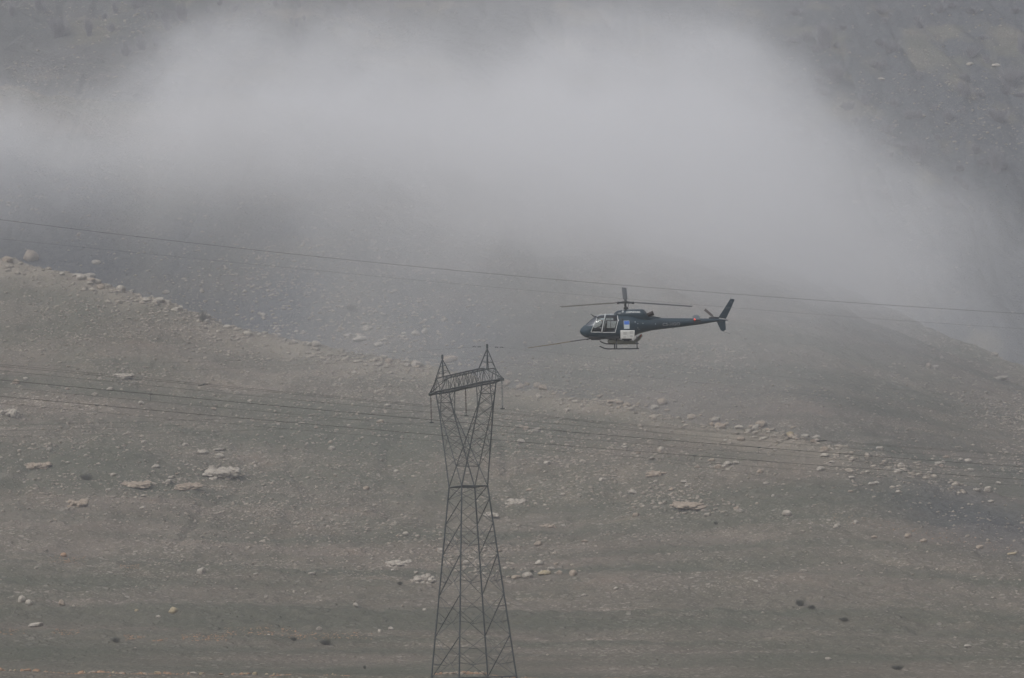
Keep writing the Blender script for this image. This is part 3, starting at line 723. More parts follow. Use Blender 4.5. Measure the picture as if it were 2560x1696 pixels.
for (a, b) in faces:
    m = MB()
    P = lambda c, z: L3(c[0] * H(z), c[1] * H(z), z)
    for k_ in range(1, len(zs) - 1):
        z0, z1 = zs[k_], zs[k_ + 1]
        p00, p10, p01, p11 = P(a, z0), P(b, z0), P(a, z1), P(b, z1)
        if k_ == 1: continue
        wa, wb = {0: (.075, .032), 2: (.032, .075)}.get(faces.index((a, b)), (.030, .030))
        m.bar(p00, p11, wa); m.bar(p10, p01, wb)
        ctr = (p00 + p11) * .5
        if z1 - z0 > 2.2:
            for (lo, hi) in ((p00, p01), (p10, p11)):
                mid = lo.lerp(hi, .36); dq = (lo + (p11 if lo is p00 else p01) * 1) * .5
                q1 = lo.lerp(p11 if lo is p00 else p01, .30)
                m.bar(mid, q1, .034); m.bar(lo.lerp(hi, .62), q1.lerp(ctr, .1), .030)
                q2 = hi.lerp(p10 if hi is p01 else p00, .30); m.bar(lo.lerp(hi, .72), q2, .028)
    # lower panel under the ring
    mid = (P(a, .05) + P(b, .05)) * .5
    m.bar(P(a, zs[0]), mid, .075); m.bar(P(b, zs[0]), mid, .075)
    for c, o_ in ((a, b), (b, a)):
        q = P(c, zs[0]).lerp(mid, .5); m.bar(P(c, -2.6), q, .045); m.bar(P(c, .05).lerp(mid, .5), q, .045)
    m.build('bracing', M_steel, pyl)
for (z, nm, wd) in ((.05, 'base_ring', .085), (15.35, 'waist_ring', .06)):
    m = MB()
    for a, b in faces:
        m.bar(P(a, z), P(b, z), wd); m.bar(P(a, z - .0) * .5 + P(b, z) * .5, P(b, z) * .5 + P((-a[0], -a[1]), z) * .5, .05)
    m.bar(P((-1, -1), z), P((1, 1), z), .05)
    m.build(nm, M_steel, pyl)
# two V-arms of the window
ZX, ZK, ZB, ZT = 17.0, 21.6, 23.4, 24.55
def hw2(z): return float(np.interp(z, [15.35, 17, 21.6, 23.4], [1.16, 1.02, .66, .60]))
def e_out(z): return float(np.interp(z, [15.35, 21.6, 23.4], [1.16, 3.60, 4.30]))
def e_in(z): return float(np.interp(z, [15.35, 17.0, 21.6, 23.4], [-1.16, 0, 3.42, 3.20]))
for s in (-1, 1):
    m = MB()
    lev = [15.35, 17, 18.3, 19.5, 20.6, 21.6, 22.5, 23.4]
    for t in (-1, 1):
        for a_, b_ in zip(lev[:-1], lev[1:]):
            m.bar(L3(s * e_out(a_), t * hw2(a_), a_), L3(s * e_out(b_), t * hw2(b_), b_), .082)
            m.bar(L3(s * e_in(a_), t * hw2(a_), a_), L3(s * e_in(b_), t * hw2(b_), b_), .06)
        for i, (a_, b_) in enumerate(zip(lev[1:-1], lev[2:])):
            if i % 2: m.bar(L3(s * e_out(a_), t * hw2(a_), a_), L3(s * e_in(b_), t * hw2(b_), b_), .034)
            else: m.bar(L3(s * e_in(a_), t * hw2(a_), a_), L3(s * e_out(b_), t * hw2(b_), b_), .034)
    for ef in (e_out, e_in):
        for i, (a_, b_) in enumerate(zip(lev[1:-1], lev[2:])):
            m.bar(L3(s * ef(a_), -hw2(a_), a_), L3(s * ef(b_), hw2(b_), b_), .032)
            m.bar(L3(s * ef(a_), hw2(a_), a_), L3(s * ef(b_), -hw2(b_), b_), .03)
    for z in (22.5,): m.bar(L3(s * e_out(z), -hw2(z), z), L3(s * e_out(z), hw2(z), z), .05)
    m.build('window_arm', M_steel, pyl)
m = MB()
for e in (0,): m.bar(L3(e, -hw2(17), 17), L3(e, hw2(17), 17), .06)
for t in (-1, 1):
    m.bar(L3(-1.16, t * 1.16, 15.35), L3(0, t * hw2(17), 17), .05)
m.build('window_tie', M_steel, pyl)
# crossarm: flat box girder with tapered ends
m = MB(); hb = .60; TIP = 6.55
def bot(e): return .60 if abs(e) < 4.3 else max(.06, .60 * (TIP - abs(e)) / (TIP - 4.3))
def top(e): return ZT if abs(e) < 4.2 else ZB + .12 + (ZT - ZB - .12) * (TIP - abs(e)) / (TIP - 4.2)
es = [-TIP, -5.4, -4.3, -3.2, -2.4, -1.6, -.8, 0, .8, 1.6, 2.4, 3.2, 4.3, 5.4, TIP]
for t in (-1, 1):
    for i, (a_, b_) in enumerate(zip(es[:-1], es[1:])):
        m.bar(L3(a_, t * bot(a_), ZB), L3(b_, t * bot(b_), ZB), .12 if abs(a_ + b_) > 5 else .085)
        m.bar(L3(a_, t * bot(a_) * .8, top(a_)), L3(b_, t * bot(b_) * .8, top(b_)), .07)
        if i % 2: m.bar(L3(a_, t * bot(a_), ZB), L3(b_, t * bot(b_) * .8, top(b_)), .036)
        else: m.bar(L3(a_, t * bot(a_) * .8, top(a_)), L3(b_, t * bot(b_), ZB), .036)
        if 0 < i: m.bar(L3(a_, t * bot(a_), ZB), L3(a_ + .1, t * bot(a_) * .8, top(a_)), .034)
        m.bar(L3(a_, -t * bot(a_), ZB), L3(b_, t * bot(b_), ZB), .034); m.bar(L3(a_, -t * bot(a_) * .8, top(a_)), L3(b_, t * bot(b_) * .8, top(b_)), .03)
m.box(L3(0, 0, ZB - .03), (.5, .45, .05)); m.box(L3(TIP, 0, ZB), (.16, .14, .10)); m.box(L3(-TIP, 0, ZB), (.16, .14, .10))
m.build('crossarm', M_steel, pyl)
for s in (-1, 1):
    m = MB(); ap = L3(s * 4.1, 0, 26.35); apl = L3(s * 4.1, 0, 26.1)
    for e, t in ((3.35, -1), (3.35, 1), (4.75, -1), (4.75, 1)):
        m.bar(L3(s * e, t * .42, top(e)), apl, .075 if t < 0 else .06)
    for fr in (.35, .65):
        q = [L3(s * e, t * .42, top(e)).lerp(apl, fr) for e, t in ((3.35, -1), (4.75, -1), (4.75, 1), (3.35, 1))]
        for i in range(4): m.bar(q[i], q[(i + 1) % 4], .03)
    m.bar(apl, ap + Vector((0, 0, .1)), .14); m.bar(L3(s * TIP, 0, ZB + .1), L3(s * 4.6, 0, ZT + .55), .035)
    m.build('peak', M_steel, pyl)

# insulator strings
INS = []
for e, lab, mt in ((-6.5, 'brown insulator string hanging from the left end of the pylon crossarm', M_ins), (0, 'grey brown insulator string hanging from the middle of the crossarm', M_ins), (6.5, 'pale beaded insulator string hanging from the right end of the crossarm', M_ins_l)):
    topp = Vector((PX, PY, zg0)) + L3(e, 0, ZB - .08)
    o = empty('insulator_string', topp); tag(o, lab, 'insulator', 'insulator strings of the pylon')
    m = MB(); n = 15
    for i in range(n):
        z = -.28 - i * .122
        m.tube([(0, 0, z + .05), (0, 0, z + .02), (0, 0, z), (0, 0, z - .02)], [.03, .075, .088, .03], 10)
    m.tube([(0, 0, -.1), (0, 0, -.2 - n * .122)], .022, 6); m.build('discs', mt, o, True)
    m = MB(); m.tube([(0, 0, 0), (0, 0, -.25)], .035, 6); m.build('hanger', M_steel, o)
    m = MB(); m.tube([(0, 0, -.2 - n * .122), (0, 0, -.42 - n * .122)], .035, 6); zc = -.42 - n * .122
    m.box((0, 0, zc), (.17, .05, .05), Matrix.Rotation(math.atan2(E2.y, E2.x), 3, 'Z')); m.build('clamp', M_steel, o)
    INS.append(topp + Vector((0, 0, zc)))

# ------------------------------------------------------------------ conductors
def smooth_pts(pts, n=70):
    xs = np.array([p[0] for p in pts], float); ys = np.array([p[1] for p in pts], float)
    deg = min(len(pts) - 1, 3); c_ = np.polyfit(xs, ys, deg)
    return c_
def wire(name, pts, line, r, lab, grp=None, x0=-700, x1=3260):
    """pts: traced pixels; line: (X0, Y0) a point of the vertical plane that runs along E2"""
    c_ = smooth_pts(pts); P_ = []
    for x in np.linspace(x0, x1, 90):
        y = float(np.polyval(c_, min(max(x, pts[0][0] - 30), pts[-1][0] + 30)))
        if x < pts[0][0] - 30: y += (x - pts[0][0] + 30) * float(np.polyval(np.polyder(c_), pts[0][0]))
        if x > pts[-1][0] + 30: y += (x - pts[-1][0] - 30) * float(np.polyval(np.polyder(c_), pts[-1][0]))
        d = ray(x, y)
        # intersect with plane through line with direction E2
        nx, ny = -E2.y, E2.x
        s_ = (line[0] * nx + line[1] * ny) / (d.x * nx + d.y * ny)
        P_.append(d * s_)
    m = MB(); m.tube(P_, r, 6, False); o = m.build(name, M_wire, None, True)
    return tag(o, lab, 'power line', grp), c_
def line_at(Y, off): return (E1.x * off, Y + E1.y * off)
LN = 205
W2 = 6.3
lC = line_at(LN, W2); lA = line_at(LN, 0); lB = line_at(LN, -W2)
wires = {}
wires['U1'] = wire('earth_wire', [(0, 551), (200, 574), (450, 603), (700, 629), (1000, 664), (1352, 703), (1736, 724), (2130, 755), (2560, 786)], line_at(LN, 4), .0095, 'highest thin wire crossing the whole picture above the helicopter', x0=-700)
wires['U2'] = wire('earth_wire', [(0, 598), (350, 632), (700, 668), (1300, 725), (1736, 762), (2130, 792), (2560, 823)], line_at(LN, -4), .0048, 'faint thin wire crossing in front of the helicopter tail fin')
wires['C1'] = wire('conductor', [(0, 911), (500, 959.6), (800, 988), (1230, 1029), (1700, 1073.6), (2130, 1105), (2560, 1137.8)], lC, .0085, 'uppermost of the lower wires, upper strand of a close pair', 'wires crossing in front of the pylon')
wires['C2'] = wire('conductor', [(0, 916), (500, 964), (800, 991.5), (1230, 1032), (1700, 1076.5), (2130, 1107.8), (2560, 1140.6)], lC, .0085, 'second of the lower wires from the top, lower strand of a close pair', 'wires crossing in front of the pylon')
wires['D'] = wire('conductor', [(0, 927), (500, 977), (800, 1005), (1230, 1046), (1700, 1087), (2130, 1121), (2560, 1154.5)], lC, .0085, 'single faint wire under the close pair', 'wires crossing in front of the pylon')
wires['A1'] = wire('conductor', [(0, 950), (500, 998), (1064, 1047), (1230, 1064), (1700, 1103.6), (2130, 1137), (2560, 1167.6)], lA, .0165, 'dark thick wire passing just under the left insulator string', 'wires crossing in front of the pylon')
wires['A2'] = wire('conductor', [(0, 968), (500, 1015), (1064, 1064), (1230, 1080), (1700, 1118), (2130, 1152), (2560, 1184)], lA, .0085, 'faint wire hanging under the dark thick one', 'wires crossing in front of the pylon')
wires['B1'] = wire('conductor', [(0, 991), (500, 1037), (1100, 1087), (1230, 1100), (1700, 1138), (2130, 1169), (2560, 1199.5)], lB, .0155, 'lower of the two darkest wires crossing the pylon', 'wires crossing in front of the pylon')
wires['B2'] = wire('conductor', [(0, 1009), (500, 1054), (1100, 1103), (1230, 1116), (1700, 1152.6), (2130, 1184), (2560, 1215)], lB, .008, 'faint lowest wire under the two dark ones', 'wires crossing in front of the pylon')
# the pylon's own three conductors and two earth wires, hung from the clamps
def hung(name, P0, left, right, r, lab, grp):
    def seg(px, py_):
        d = ray(px, py_); nx, ny = -E2.y, E2.x
        return d * ((P0.x * nx + P0.y * ny) / (d.x * nx + d.y * ny))
    pts = []
    for side in (left, right):
        A_ = seg(*side[0]); B_ = seg(*side[1]); s0 = 0; s1 = (A_ - P0).dot(E2); s2 = (B_ - P0).dot(E2)
        c_ = np.polyfit([0, s1, s2], [P0.z, A_.z, B_.z], 2)
        for k_ in range(1, 41):
            s_ = s2 * 1.25 * k_ / 40; pts.append((s_, Vector((P0.x + E2.x * s_, P0.y + E2.y * s_, float(np.polyval(c_, s_))))))
    pts.append((0, P0.copy())); pts.sort(key=lambda q: q[0])
    m = MB(); m.tube([p for _, p in pts], r, 6, False); return tag(m.build(name, M_wire, None, True), lab, 'power line', grp)
hung('conductor', INS[0], ((500, 1080), (0, 1092)), ((1700, 1160), (2560, 1272)), .008, 'faint wire held by the left insulator string, lowest at the right edge', 'conductors hung from the pylon')
hung('conductor', INS[1], ((500, 1062), (0, 1078)), ((1700, 1122), (2560, 1243)), .008, 'faint wire held by the middle insulator string', 'conductors hung from the pylon')
hung('conductor', INS[2], ((500, 1050), (0, 1064)), ((1700, 1090), (2560, 1210)), .008, 'faint wire held by the right insulator string', 'conductors hung from the pylon')
for s, lab in ((-1, 'hair-thin wire over the left pylon peak'), (1, 'hair-thin wire over the right pylon peak')):
    P0 = Vector((PX, PY, zg0)) + L3(s * 4.1, 0, 26.32)
    x_ = 1155 + s * 58
    hung('earth_wire', P0, ((500, (905 if s > 0 else 925)), (0, (915 if s > 0 else 940))), ((1700, (915 if s > 0 else 952)), (2560, (1010 if s > 0 else 1052))), .0045, lab, None)
    if s > 0:
        for q, dd in enumerate((-1.15, -.7, .85, 1.3)):
            m = MB(); m.tube([(-.13, 0, 0), (-.05, 0, 0)], .035, 8); m.tube([(.05, 0, 0), (.13, 0, 0)], .035, 8); m.tube([(-.1, 0, 0), (.1, 0, 0)], .01, 6); m.tube([(0, 0, 0), (0, 0, .08)], .012, 6)
            o = m.build('vibration_damper', M_steel); o.location = P0 + E2 * dd + Vector((0, 0, -.10)); o.rotation_euler = (0, 0, math.atan2(E2.y, E2.x))
            tag(o, ('outermost dark damper weight left of the right pylon peak', 'dark damper weight close left of the right pylon peak', 'dark damper weight close right of the right pylon peak', 'outermost dark damper weight right of the right pylon peak')[q], 'damper', 'damper weights on the wire at the right peak')
# spacers that tie two strands
def on_wire(key, x, line):
    y = float(np.polyval(wires[key][1], x)); d = ray(x, y); nx, ny = -E2.y, E2.x
    return d * ((line[0] * nx + line[1] * ny) / (d.x * nx + d.y * ny))
for (k1, x1_, k2, x2_, ln, lab) in (
    ('C1', 514, 'C2', 500, lC, 'small black slanting spacer on the close pair of wires left of the pylon'),
    ('A1', 376, 'A2', 376, lA, 'small spacer under the dark thick wire at the left'),
    ('B1', 243, 'B2', 243, lB, 'small spacer under the lower dark wire at the far left'),
    ('C1', 2062, 'C2', 2046, lC, 'small black slanting spacer on the close pair of wires at the right'),
    ('A1', 1898, 'A2', 1896, lA, 'upright spacer under the dark thick wire at the right'),
    ('B1', 1737, 'B2', 1736, lB, 'upright spacer under the lower dark wire below the tail')):
    a_ = on_wire(k1, x1_, ln); b_ = on_wire(k2, x2_, ln)
    m = MB(); c = (a_ + b_) * .5; m.tube([a_ - c, b_ - c], .012 if k1 != 'C1' else .03, 6)
    m.tube([a_ - c - E2 * .13, a_ - c + E2 * .13], .034, 8)
    if k1 == 'C1': m.tube([b_ - c - E2 * .12, b_ - c + E2 * .12], .034, 8)
    o = m.build('line_spacer', M_steel); o.location = c; tag(o, lab, 'spacer', 'spacers on the wires')

# ------------------------------------------------------------------ helicopter
M_hull = plain('dark_blue_paint', (.015, .034, .050), .36, 0, .08, .8, .45, .12)
M_grey = plain('dark_fitting', (.03, .033, .036), .5, .3)
M_white = plain('white_paint', (.62, .64, .65), .45, 0, .05)
M_box = plain('pale_equipment_case', (.60, .60, .585), .6, 0, .06, 2)
M_boxd = plain('case_grey_panel', (.46, .46, .45), .6, 0, .06, 2)  # slightly darker grey of the case panels and seam
M_blue = plain('blue_sticker', (.045, .14, .50), .5, 0, .05)
M_stick = plain('pale_sticker', (.50, .56, .60), .5, 0, .05)
M_pod = plain('olive_grey_pod', (.20, .205, .165), .55, 0, .1)
M_orange = plain('orange_ring', (.45, .10, .035), .5, 0, .05)
M_blade = plain('blade_grey', (.045, .047, .052), .5)
M_bladel = plain('blade_pale', (.10, .095, .08), .5)  # paler tone used on the left blade
M_boomy = plain('yellow_pole', (.15, .12, .06), .5)
M_exh = plain('burnt_exhaust', (.05, .038, .036), .5, .6)
M_cab = plain('cabin_lining', (.035, .037, .042), .8)
M_gl, t_, b_ = node_mat('tinted_glass')
t_.nodes.remove(b_)
tr = t_.nodes.new('ShaderNodeBsdfTransparent'); tr.inputs[0].default_value = (.86, .90, .90, 1)
gl = t_.nodes.new('ShaderNodeBsdfGlossy'); gl.inputs['Roughness'].default_value = .06; gl.inputs['Color'].default_value = (.9, .92, .95, 1)
fr = t_.nodes.new('ShaderNodeFresnel'); fr.inputs['IOR'].default_value = 1.5
mxs = t_.nodes.new('ShaderNodeMixShader')
t_.links.new(fr.outputs[0], mxs.inputs[0]); t_.links.new(tr.outputs[0], mxs.inputs[1]); t_.links.new(gl.outputs[0], mxs.inputs[2]); t_.links.new(mxs.outputs[0], t_.nodes['Material Output'].inputs[0])

TILT = R(9)
YH = 226.
hpos = at(1300 + 1115 / 4.2268, 680 + 560 / 4.2268, YH)
heli = empty('helicopter')
viewd = hpos.normalized()
rx = (RV - viewd * RV.dot(viewd)).normalized(); ux = viewd.cross(rx) * -1
ux = rx.cross(viewd)            # image up
up_ = ux * math.cos(TILT) - viewd * math.sin(TILT)
port = -viewd * math.cos(TILT) - ux * math.sin(TILT)
# local axes: +x aft (image right), +y starboard (away), +z up
Mh = Matrix.Identity(4)
for i in range(3):
    Mh[i][0] = rx[i]; Mh[i][1] = -port[i]; Mh[i][2] = up_[i]; Mh[i][3] = hpos[i]
heli.matrix_world = Mh
tag(heli, 'dark blue helicopter flying left with white door frames and a long pole at its nose', 'helicopter')
K = 4.2268 * (FPX / YH)
ct, st_ = math.cos(TILT), math.sin(TILT)
def LC(cx, cy, y=0.):           # local point whose picture is at crop pixel (cx,cy); y<0 is port (near)
    return Vector(((cx - 1115) / K, y, ((560 - cy) / K - y * st_) / ct))
prof = np.array([  # x, ztop, zbot, halfwidth, exponent
 (-3.26, -.45, -.50, .02, 2.0), (-3.18, -.26, -.68, .22, 2.0), (-3.0, -.10, -.82, .42, 2.0), (-2.82, 0.02, -.90, .57, 2.1), (-2.6, .20, -.95, .69, 2.2),
 (-2.35, .42, -1.0, .79, 2.4), (-2.1, .60, -1.02, .86, 2.6), (-1.8, .69, -1.02, .91, 2.8), (-1.4, .74, -1.01, .935, 2.9), (-.9, .76, -.99, .94, 2.9), (-.4, .76, -.97, .93, 2.8), (.2, .75, -.93, .89, 2.6),
 (.6, .70, -.80, .80, 2.4), (.95, .62, -.63, .68, 2.2), (1.4, .54, -.51, .53, 2.1), (1.8, .50, -.42, .43, 2.0), (2.6, .485, -.31, .335, 2.0), (3.9, .475, -.16, .255, 2.0), (5.3, .46, .03, .18, 2.0),
 (6.3, .45, .20, .13, 2.0), (6.7, .43, .26, .10, 2.0), (7.3, .36, .31, .03, 2.0)])
def pr(x):
    return [float(np.interp(x, prof[:, 0], prof[:, k_])) for k_ in (1, 2, 3, 4)]
def side_y(x, z, off=0.):
    zt, zb, hw, n = pr(x); zc = (zt + zb) / 2; hz = (zt - zb) / 2 + 1e-6
    v = min(1, abs((z - zc) / hz)); return hw * (1 - v ** n) ** (1 / n) + off
def inpoly(x, z, poly):
    c = False; j = len(poly) - 1
    for i in range(len(poly)):
        if (poly[i][1] > z) != (poly[j][1] > z) and x < (poly[j][0] - poly[i][0]) * (z - poly[i][1]) / (poly[j][1] - poly[i][1]) + poly[i][0]: c = not c
        j = i
    return c
def pl(pts, y=-.88): return [(LC(a_, b_, y).x, LC(a_, b_, y).z) for a_, b_ in pts]
win_f = pl([(752, 637), (768, 597), (795, 540), (822, 490), (838, 481), (862, 477), (893, 474), (880, 528), (858, 634)])
win_r = pl([(912, 474), (1026, 474), (1031, 513), (1020, 560), (1001, 636), (872, 636), (890, 565)])
wind = [(LC(695, 562).x, LC(695, 562).z), (LC(802, 462).x, LC(802, 462).z + .1), (LC(824, 476, -.5).x, LC(824, 470, -.5).z), (LC(800, 522, -.7).x, LC(800, 522, -.7).z), (LC(772, 566, -.7).x, LC(772, 566, -.7).z), (LC(730, 572, -.6).x, LC(730, 572, -.5).z)]
xs_ = np.concatenate([np.linspace(-3.26, -3.0, 12), np.arange(-2.975, .2, .022), np.arange(.2, 2.6, .1), np.linspace(2.6, 7.3, 24)])
NA = 120; ring = []
def sec(x, k_):
    zt, zb, hw, n = pr(x); zc = (zt + zb) / 2; hz = (zt - zb) / 2; a = 2 * math.pi * k_ / NA
    ca, sa = math.cos(a), math.sin(a)
    return (x, hw * math.copysign(abs(ca) ** (2 / n), ca), zc + hz * math.copysign(abs(sa) ** (2 / n), sa))
Vb = [sec(x, k_) for x in xs_ for k_ in range(NA)]
Fb = {'hull': [], 'front_window': [], 'rear_window': [], 'windshield': []}
for i in range(len(xs_) - 1):
    for k_ in range(NA):
        f = (i * NA + k_, i * NA + (k_ + 1) % NA, (i + 1) * NA + (k_ + 1) % NA, (i + 1) * NA + k_)
        cx_ = (xs_[i] + xs_[i + 1]) / 2; cz = (Vb[f[0]][2] + Vb[f[2]][2]) / 2; key = 'hull'
        if -3 < cx_ < .1:
            if inpoly(cx_, cz, win_f): key = 'front_window'
            elif inpoly(cx_, cz, win_r): key = 'rear_window'
            elif inpoly(cx_, cz, wind) and abs(math.sin(2 * math.pi * (k_ + .5) / NA)) > .0: key = 'windshield'
        Fb[key].append((f, Vb[f[0]][1] < 0))
def sub_mesh(name, fl, mat, parent, inset=0., solid=False):
    used = sorted({i for f in fl for i in f}); mp_ = {u: i for i, u in enumerate(used)}
    me = bpy.data.meshes.new(name); me.from_pydata([Vb[u] for u in used], [], [tuple(mp_[i] for i in f) for f in fl]); me.update()
    bm = bmesh.new(); bm.from_mesh(me); bmesh.ops.remove_doubles(bm, verts=bm.verts[:], dist=.0005); bmesh.ops.recalc_face_normals(bm, faces=bm.faces[:]); bm.to_mesh(me); bm.free()
    for p in me.polygons: p.use_smooth = True
    me.materials.append(mat); o = link(name, me, parent)
    if solid:
        md = o.modifiers.new('shell', 'SOLIDIFY'); md.thickness = .02; md.offset = -1
    return o
hull = sub_mesh('fuselage', [f for f, s in Fb['hull']], M_hull, heli, solid=True)
for key, nm in (('front_window', 'front_window'), ('rear_window', 'rear_window')):
    for side_ in (True, False):
        fl = [f for f, s in Fb[key] if s == side_]
        if fl: sub_mesh(nm, fl, M_gl, heli)
M_ws = M_gl.copy(); M_ws.name = 'bright_glass'
for n_ in M_ws.node_tree.nodes:
    if n_.type == 'FRESNEL': n_.inputs['IOR'].default_value = 3.6
    if n_.type == 'BSDF_TRANSPARENT': n_.inputs[0].default_value = (.86, .90, .92, 1)
sub_mesh('windshield', [f for f, s in Fb['windshield']], M_ws, heli)
# white door frames on both sides
def side_path(cpts, sgn=-1, off=.012, y=-.88, n=8):
    P_ = []
    loc = pl(cpts, y)
    for (x0, z0), (x1_, z1_) in zip(loc[:-1], loc[1:]):
        for k_ in range(n):
            x = x0 + (x1_ - x0) * k_ / n; z = z0 + (z1_ - z0) * k_ / n; P_.append((x, sgn * side_y(x, z, off), z))
    x, z = loc[-1]; P_.append((x, sgn * side_y(x, z, off), z)); return P_
for sgn in (-1, 1):
    m = MB(); m.tube(side_path([(895, 471), (862, 473), (836, 477), (818, 487), (795, 536), (766, 595), (748, 640), (865, 638)], sgn), .022, 6)
    m.tube(side_path([(900, 470), (883, 528), (863, 640)], sgn), .042, 6)
    m.build('front_door_frame', M_white, heli, True)
    m = MB(); m.tube(side_path([(905, 470), (1029, 469), (1037, 514), (1025, 560), (1006, 640), (868, 640)], sgn), .022, 6); m.tube(side_path([(1032, 500), (1042, 517)], sgn), .03, 6)
    m.build('rear_door_frame', M_white, heli, True)
    m = MB(); m.tube(side_path([(912, 558), (1015, 558)], sgn, -.01), .03, 6) if sgn > 0 else None
    if sgn > 0:
        m.tube(side_path([(962, 474), (955, 636)], sgn, -.01), .018, 6); m.build('window_bar', M_grey, heli)
m = MB(); m.tube([(x, 0, pr(x)[0] + .005) for x in np.linspace(-2.78, -2.05, 12)], .02, 6); m.build('windshield_post', M_hull, heli)
# cabin inside
m = MB(); m.box((-1.35, 0, -.80), (1.25, .72, .05)); m.build('cabin_floor', M_cab, heli)
m = MB(); m.box((-.22, 0, -.15), (.05, .82, .72), bev=.03); m.build('rear_bulkhead', M_cab, heli)
m = MB(); m.box((-2.42, 0, -.30), (.16, .45, .16), bev=.04); m.box((-2.3, 0, -.62), (.12, .14, .22), bev=.03); m.build('instrument_panel', M_cab, heli)
for y in (-.4, .4):
    m = MB(); m.box((-1.62, y, -.50), (.24, .22, .07), bev=.04); m.box((-1.40, y, -.12), (.06, .22, .36), Matrix.Rotation(.15, 3, 'Y'), bev=.04); m.box((-1.6, y, -.66), (.18, .16, .1))
    m.build('seat', M_cab, heli)
m = MB(); m.box((-.62, 0, -.48), (.26, .72, .08), bev=.04); m.box((-.38, 0, -.16), (.06, .72, .34), bev=.04); m.build('rear_bench', plain('bench_fabric', (.05, .06, .075), .85), heli)
m = MB(); m.box((-1.3, 0, .60), (.75, .5, .03), bev=.02); m.build('ceiling_lining', M_cab, heli)
# engine cowl and roof
cw = np.array([(-.88, .70, .3, .10), (-.80, .86, .3, .30), (-.6, 1.0, .3, .40), (-.3, 1.06, .3, .45), (.4, 1.10, .3, .47), (1.15, 1.12, .3, .46), (1.32, 1.09, .3, .44), (1.48, .90, .3, .38), (1.6, .66, .3, .30), (1.9, .52, .3, .2), (2.3, .46, .3, .1)])
Vc = []; Nc = 40; Fc = []
xc = np.linspace(-.88, 2.3, 60)
for x in xc:
    zt, zb, hw = [float(np.interp(x, cw[:, 0], cw[:, k_])) for k_ in (1, 2, 3)]
    for k_ in range(Nc):
        a = 2 * math.pi * k_ / Nc; ca, sa = math.cos(a), math.sin(a)
        Vc.append((x, hw * math.copysign(abs(ca) ** .75, ca), (zt + zb) / 2 + (zt - zb) / 2 * math.copysign(abs(sa) ** .75, sa)))
for i in range(len(xc) - 1):
    for k_ in range(Nc): Fc.append((i * Nc + k_, i * Nc + (k_ + 1) % Nc, (i + 1) * Nc + (k_ + 1) % Nc, (i + 1) * Nc + k_))
m = MB(); m.add(Vc, Fc + [tuple(range(Nc)), tuple((len(xc) - 1) * Nc + k_ for k_ in range(Nc))]); m.build('engine_cowl', M_hull, heli, True)
m = MB(); m.tube([(1.45, -.02, .66), (1.72, -.04, .76), (1.98, -.06, .86)], [.14, .15, .17], 16); m.build('exhaust_pipe', M_exh, heli, True)
m = MB(); m.tube([LC(1350, 484, 0), LC(1420, 486, 0), LC(1480, 487, 0)], [.16, .12, .04], 10); m.build('exhaust_fairing', M_hull, heli, True)
m = MB(); m.tube([LC(742, 443), LC(775, 468), LC(805, 472)], [.012, .04, .03], 6); m.build('roof_blade_antenna', M_grey, heli)
m = MB(); m.tube([LC(668, 578), LC(676, 566)], [.035, .02], 6); m.build('nose_sensor', M_grey, heli)
m = MB(); m.tube([LC(1172, 506, -.6), LC(1210, 506, -.56)], .028, 6); m.build('intake_slot', plain('black_slot', (.008, .008, .009), .8), heli)
for cx_, cy_, r_ in ((1217, 527, .035), (1300, 545, .028), (1432, 556, .028), (1246, 545, .025), (1246, 590, .022), (1258, 607, .022), (1012, 449, .03)):
    x, z = pl([(cx_, cy_)], -.6)[0]; y_ = -side_y(x, z, .004) if cx_ > 1100 else -.3
    if cx_ < 1100: x, z = LC(cx_, cy_, -.3).x, LC(cx_, cy_, -.3).z
    m = MB(); m.tube([(x, y_, z), (x, y_ - .015, z)], r_, 10); m.build('fuel_cap' if cx_ == 1217 else 'side_fitting', M_stick, heli)
# swept line of the shoulder panel
m = MB(); m.tube([(x, -side_y(x, z, .0), z) for x, z in [(LC(a_, b_, -.6).x, LC(a_, b_, -.6).z) for a_, b_ in ((1060, 515), (1150, 517), (1230, 500), (1330, 508), (1420, 517))]], .012, 5); m.build('panel_seam', M_grey, heli)
# dark wrap at the root of the boom
def side_decal(name, poly, mat, off=.006, y=-.4, parent=heli):
    loc = pl(poly, y) if y is not None else poly
    bm = bmesh.new(); vs = [bm.verts.new((x, 0, z)) for x, z in loc]; bm.faces.new(vs)
    bmesh.ops.triangulate(bm, faces=bm.faces[:]); bmesh.ops.subdivide_edges(bm, edges=bm.edges[:], cuts=6, use_grid_fill=True)
    for v in bm.verts: v.co.y = -side_y(v.co.x, v.co.z, off)
    me = bpy.data.meshes.new(name); bm.to_mesh(me); bm.free(); me.materials.append(mat)
    for p in me.polygons: p.use_smooth = True
    return link(name, me, parent)
side_decal('blue_sticker', [(1099, 519), (1153, 519), (1155, 556), (1101, 556)], M_blue, .007, -.8)['label'] = 'blue upper half of the sticker'
side_decal('sticker', [(1095, 516), (1156, 516), (1158, 600), (1099, 600)], M_stick, .004, -.8)
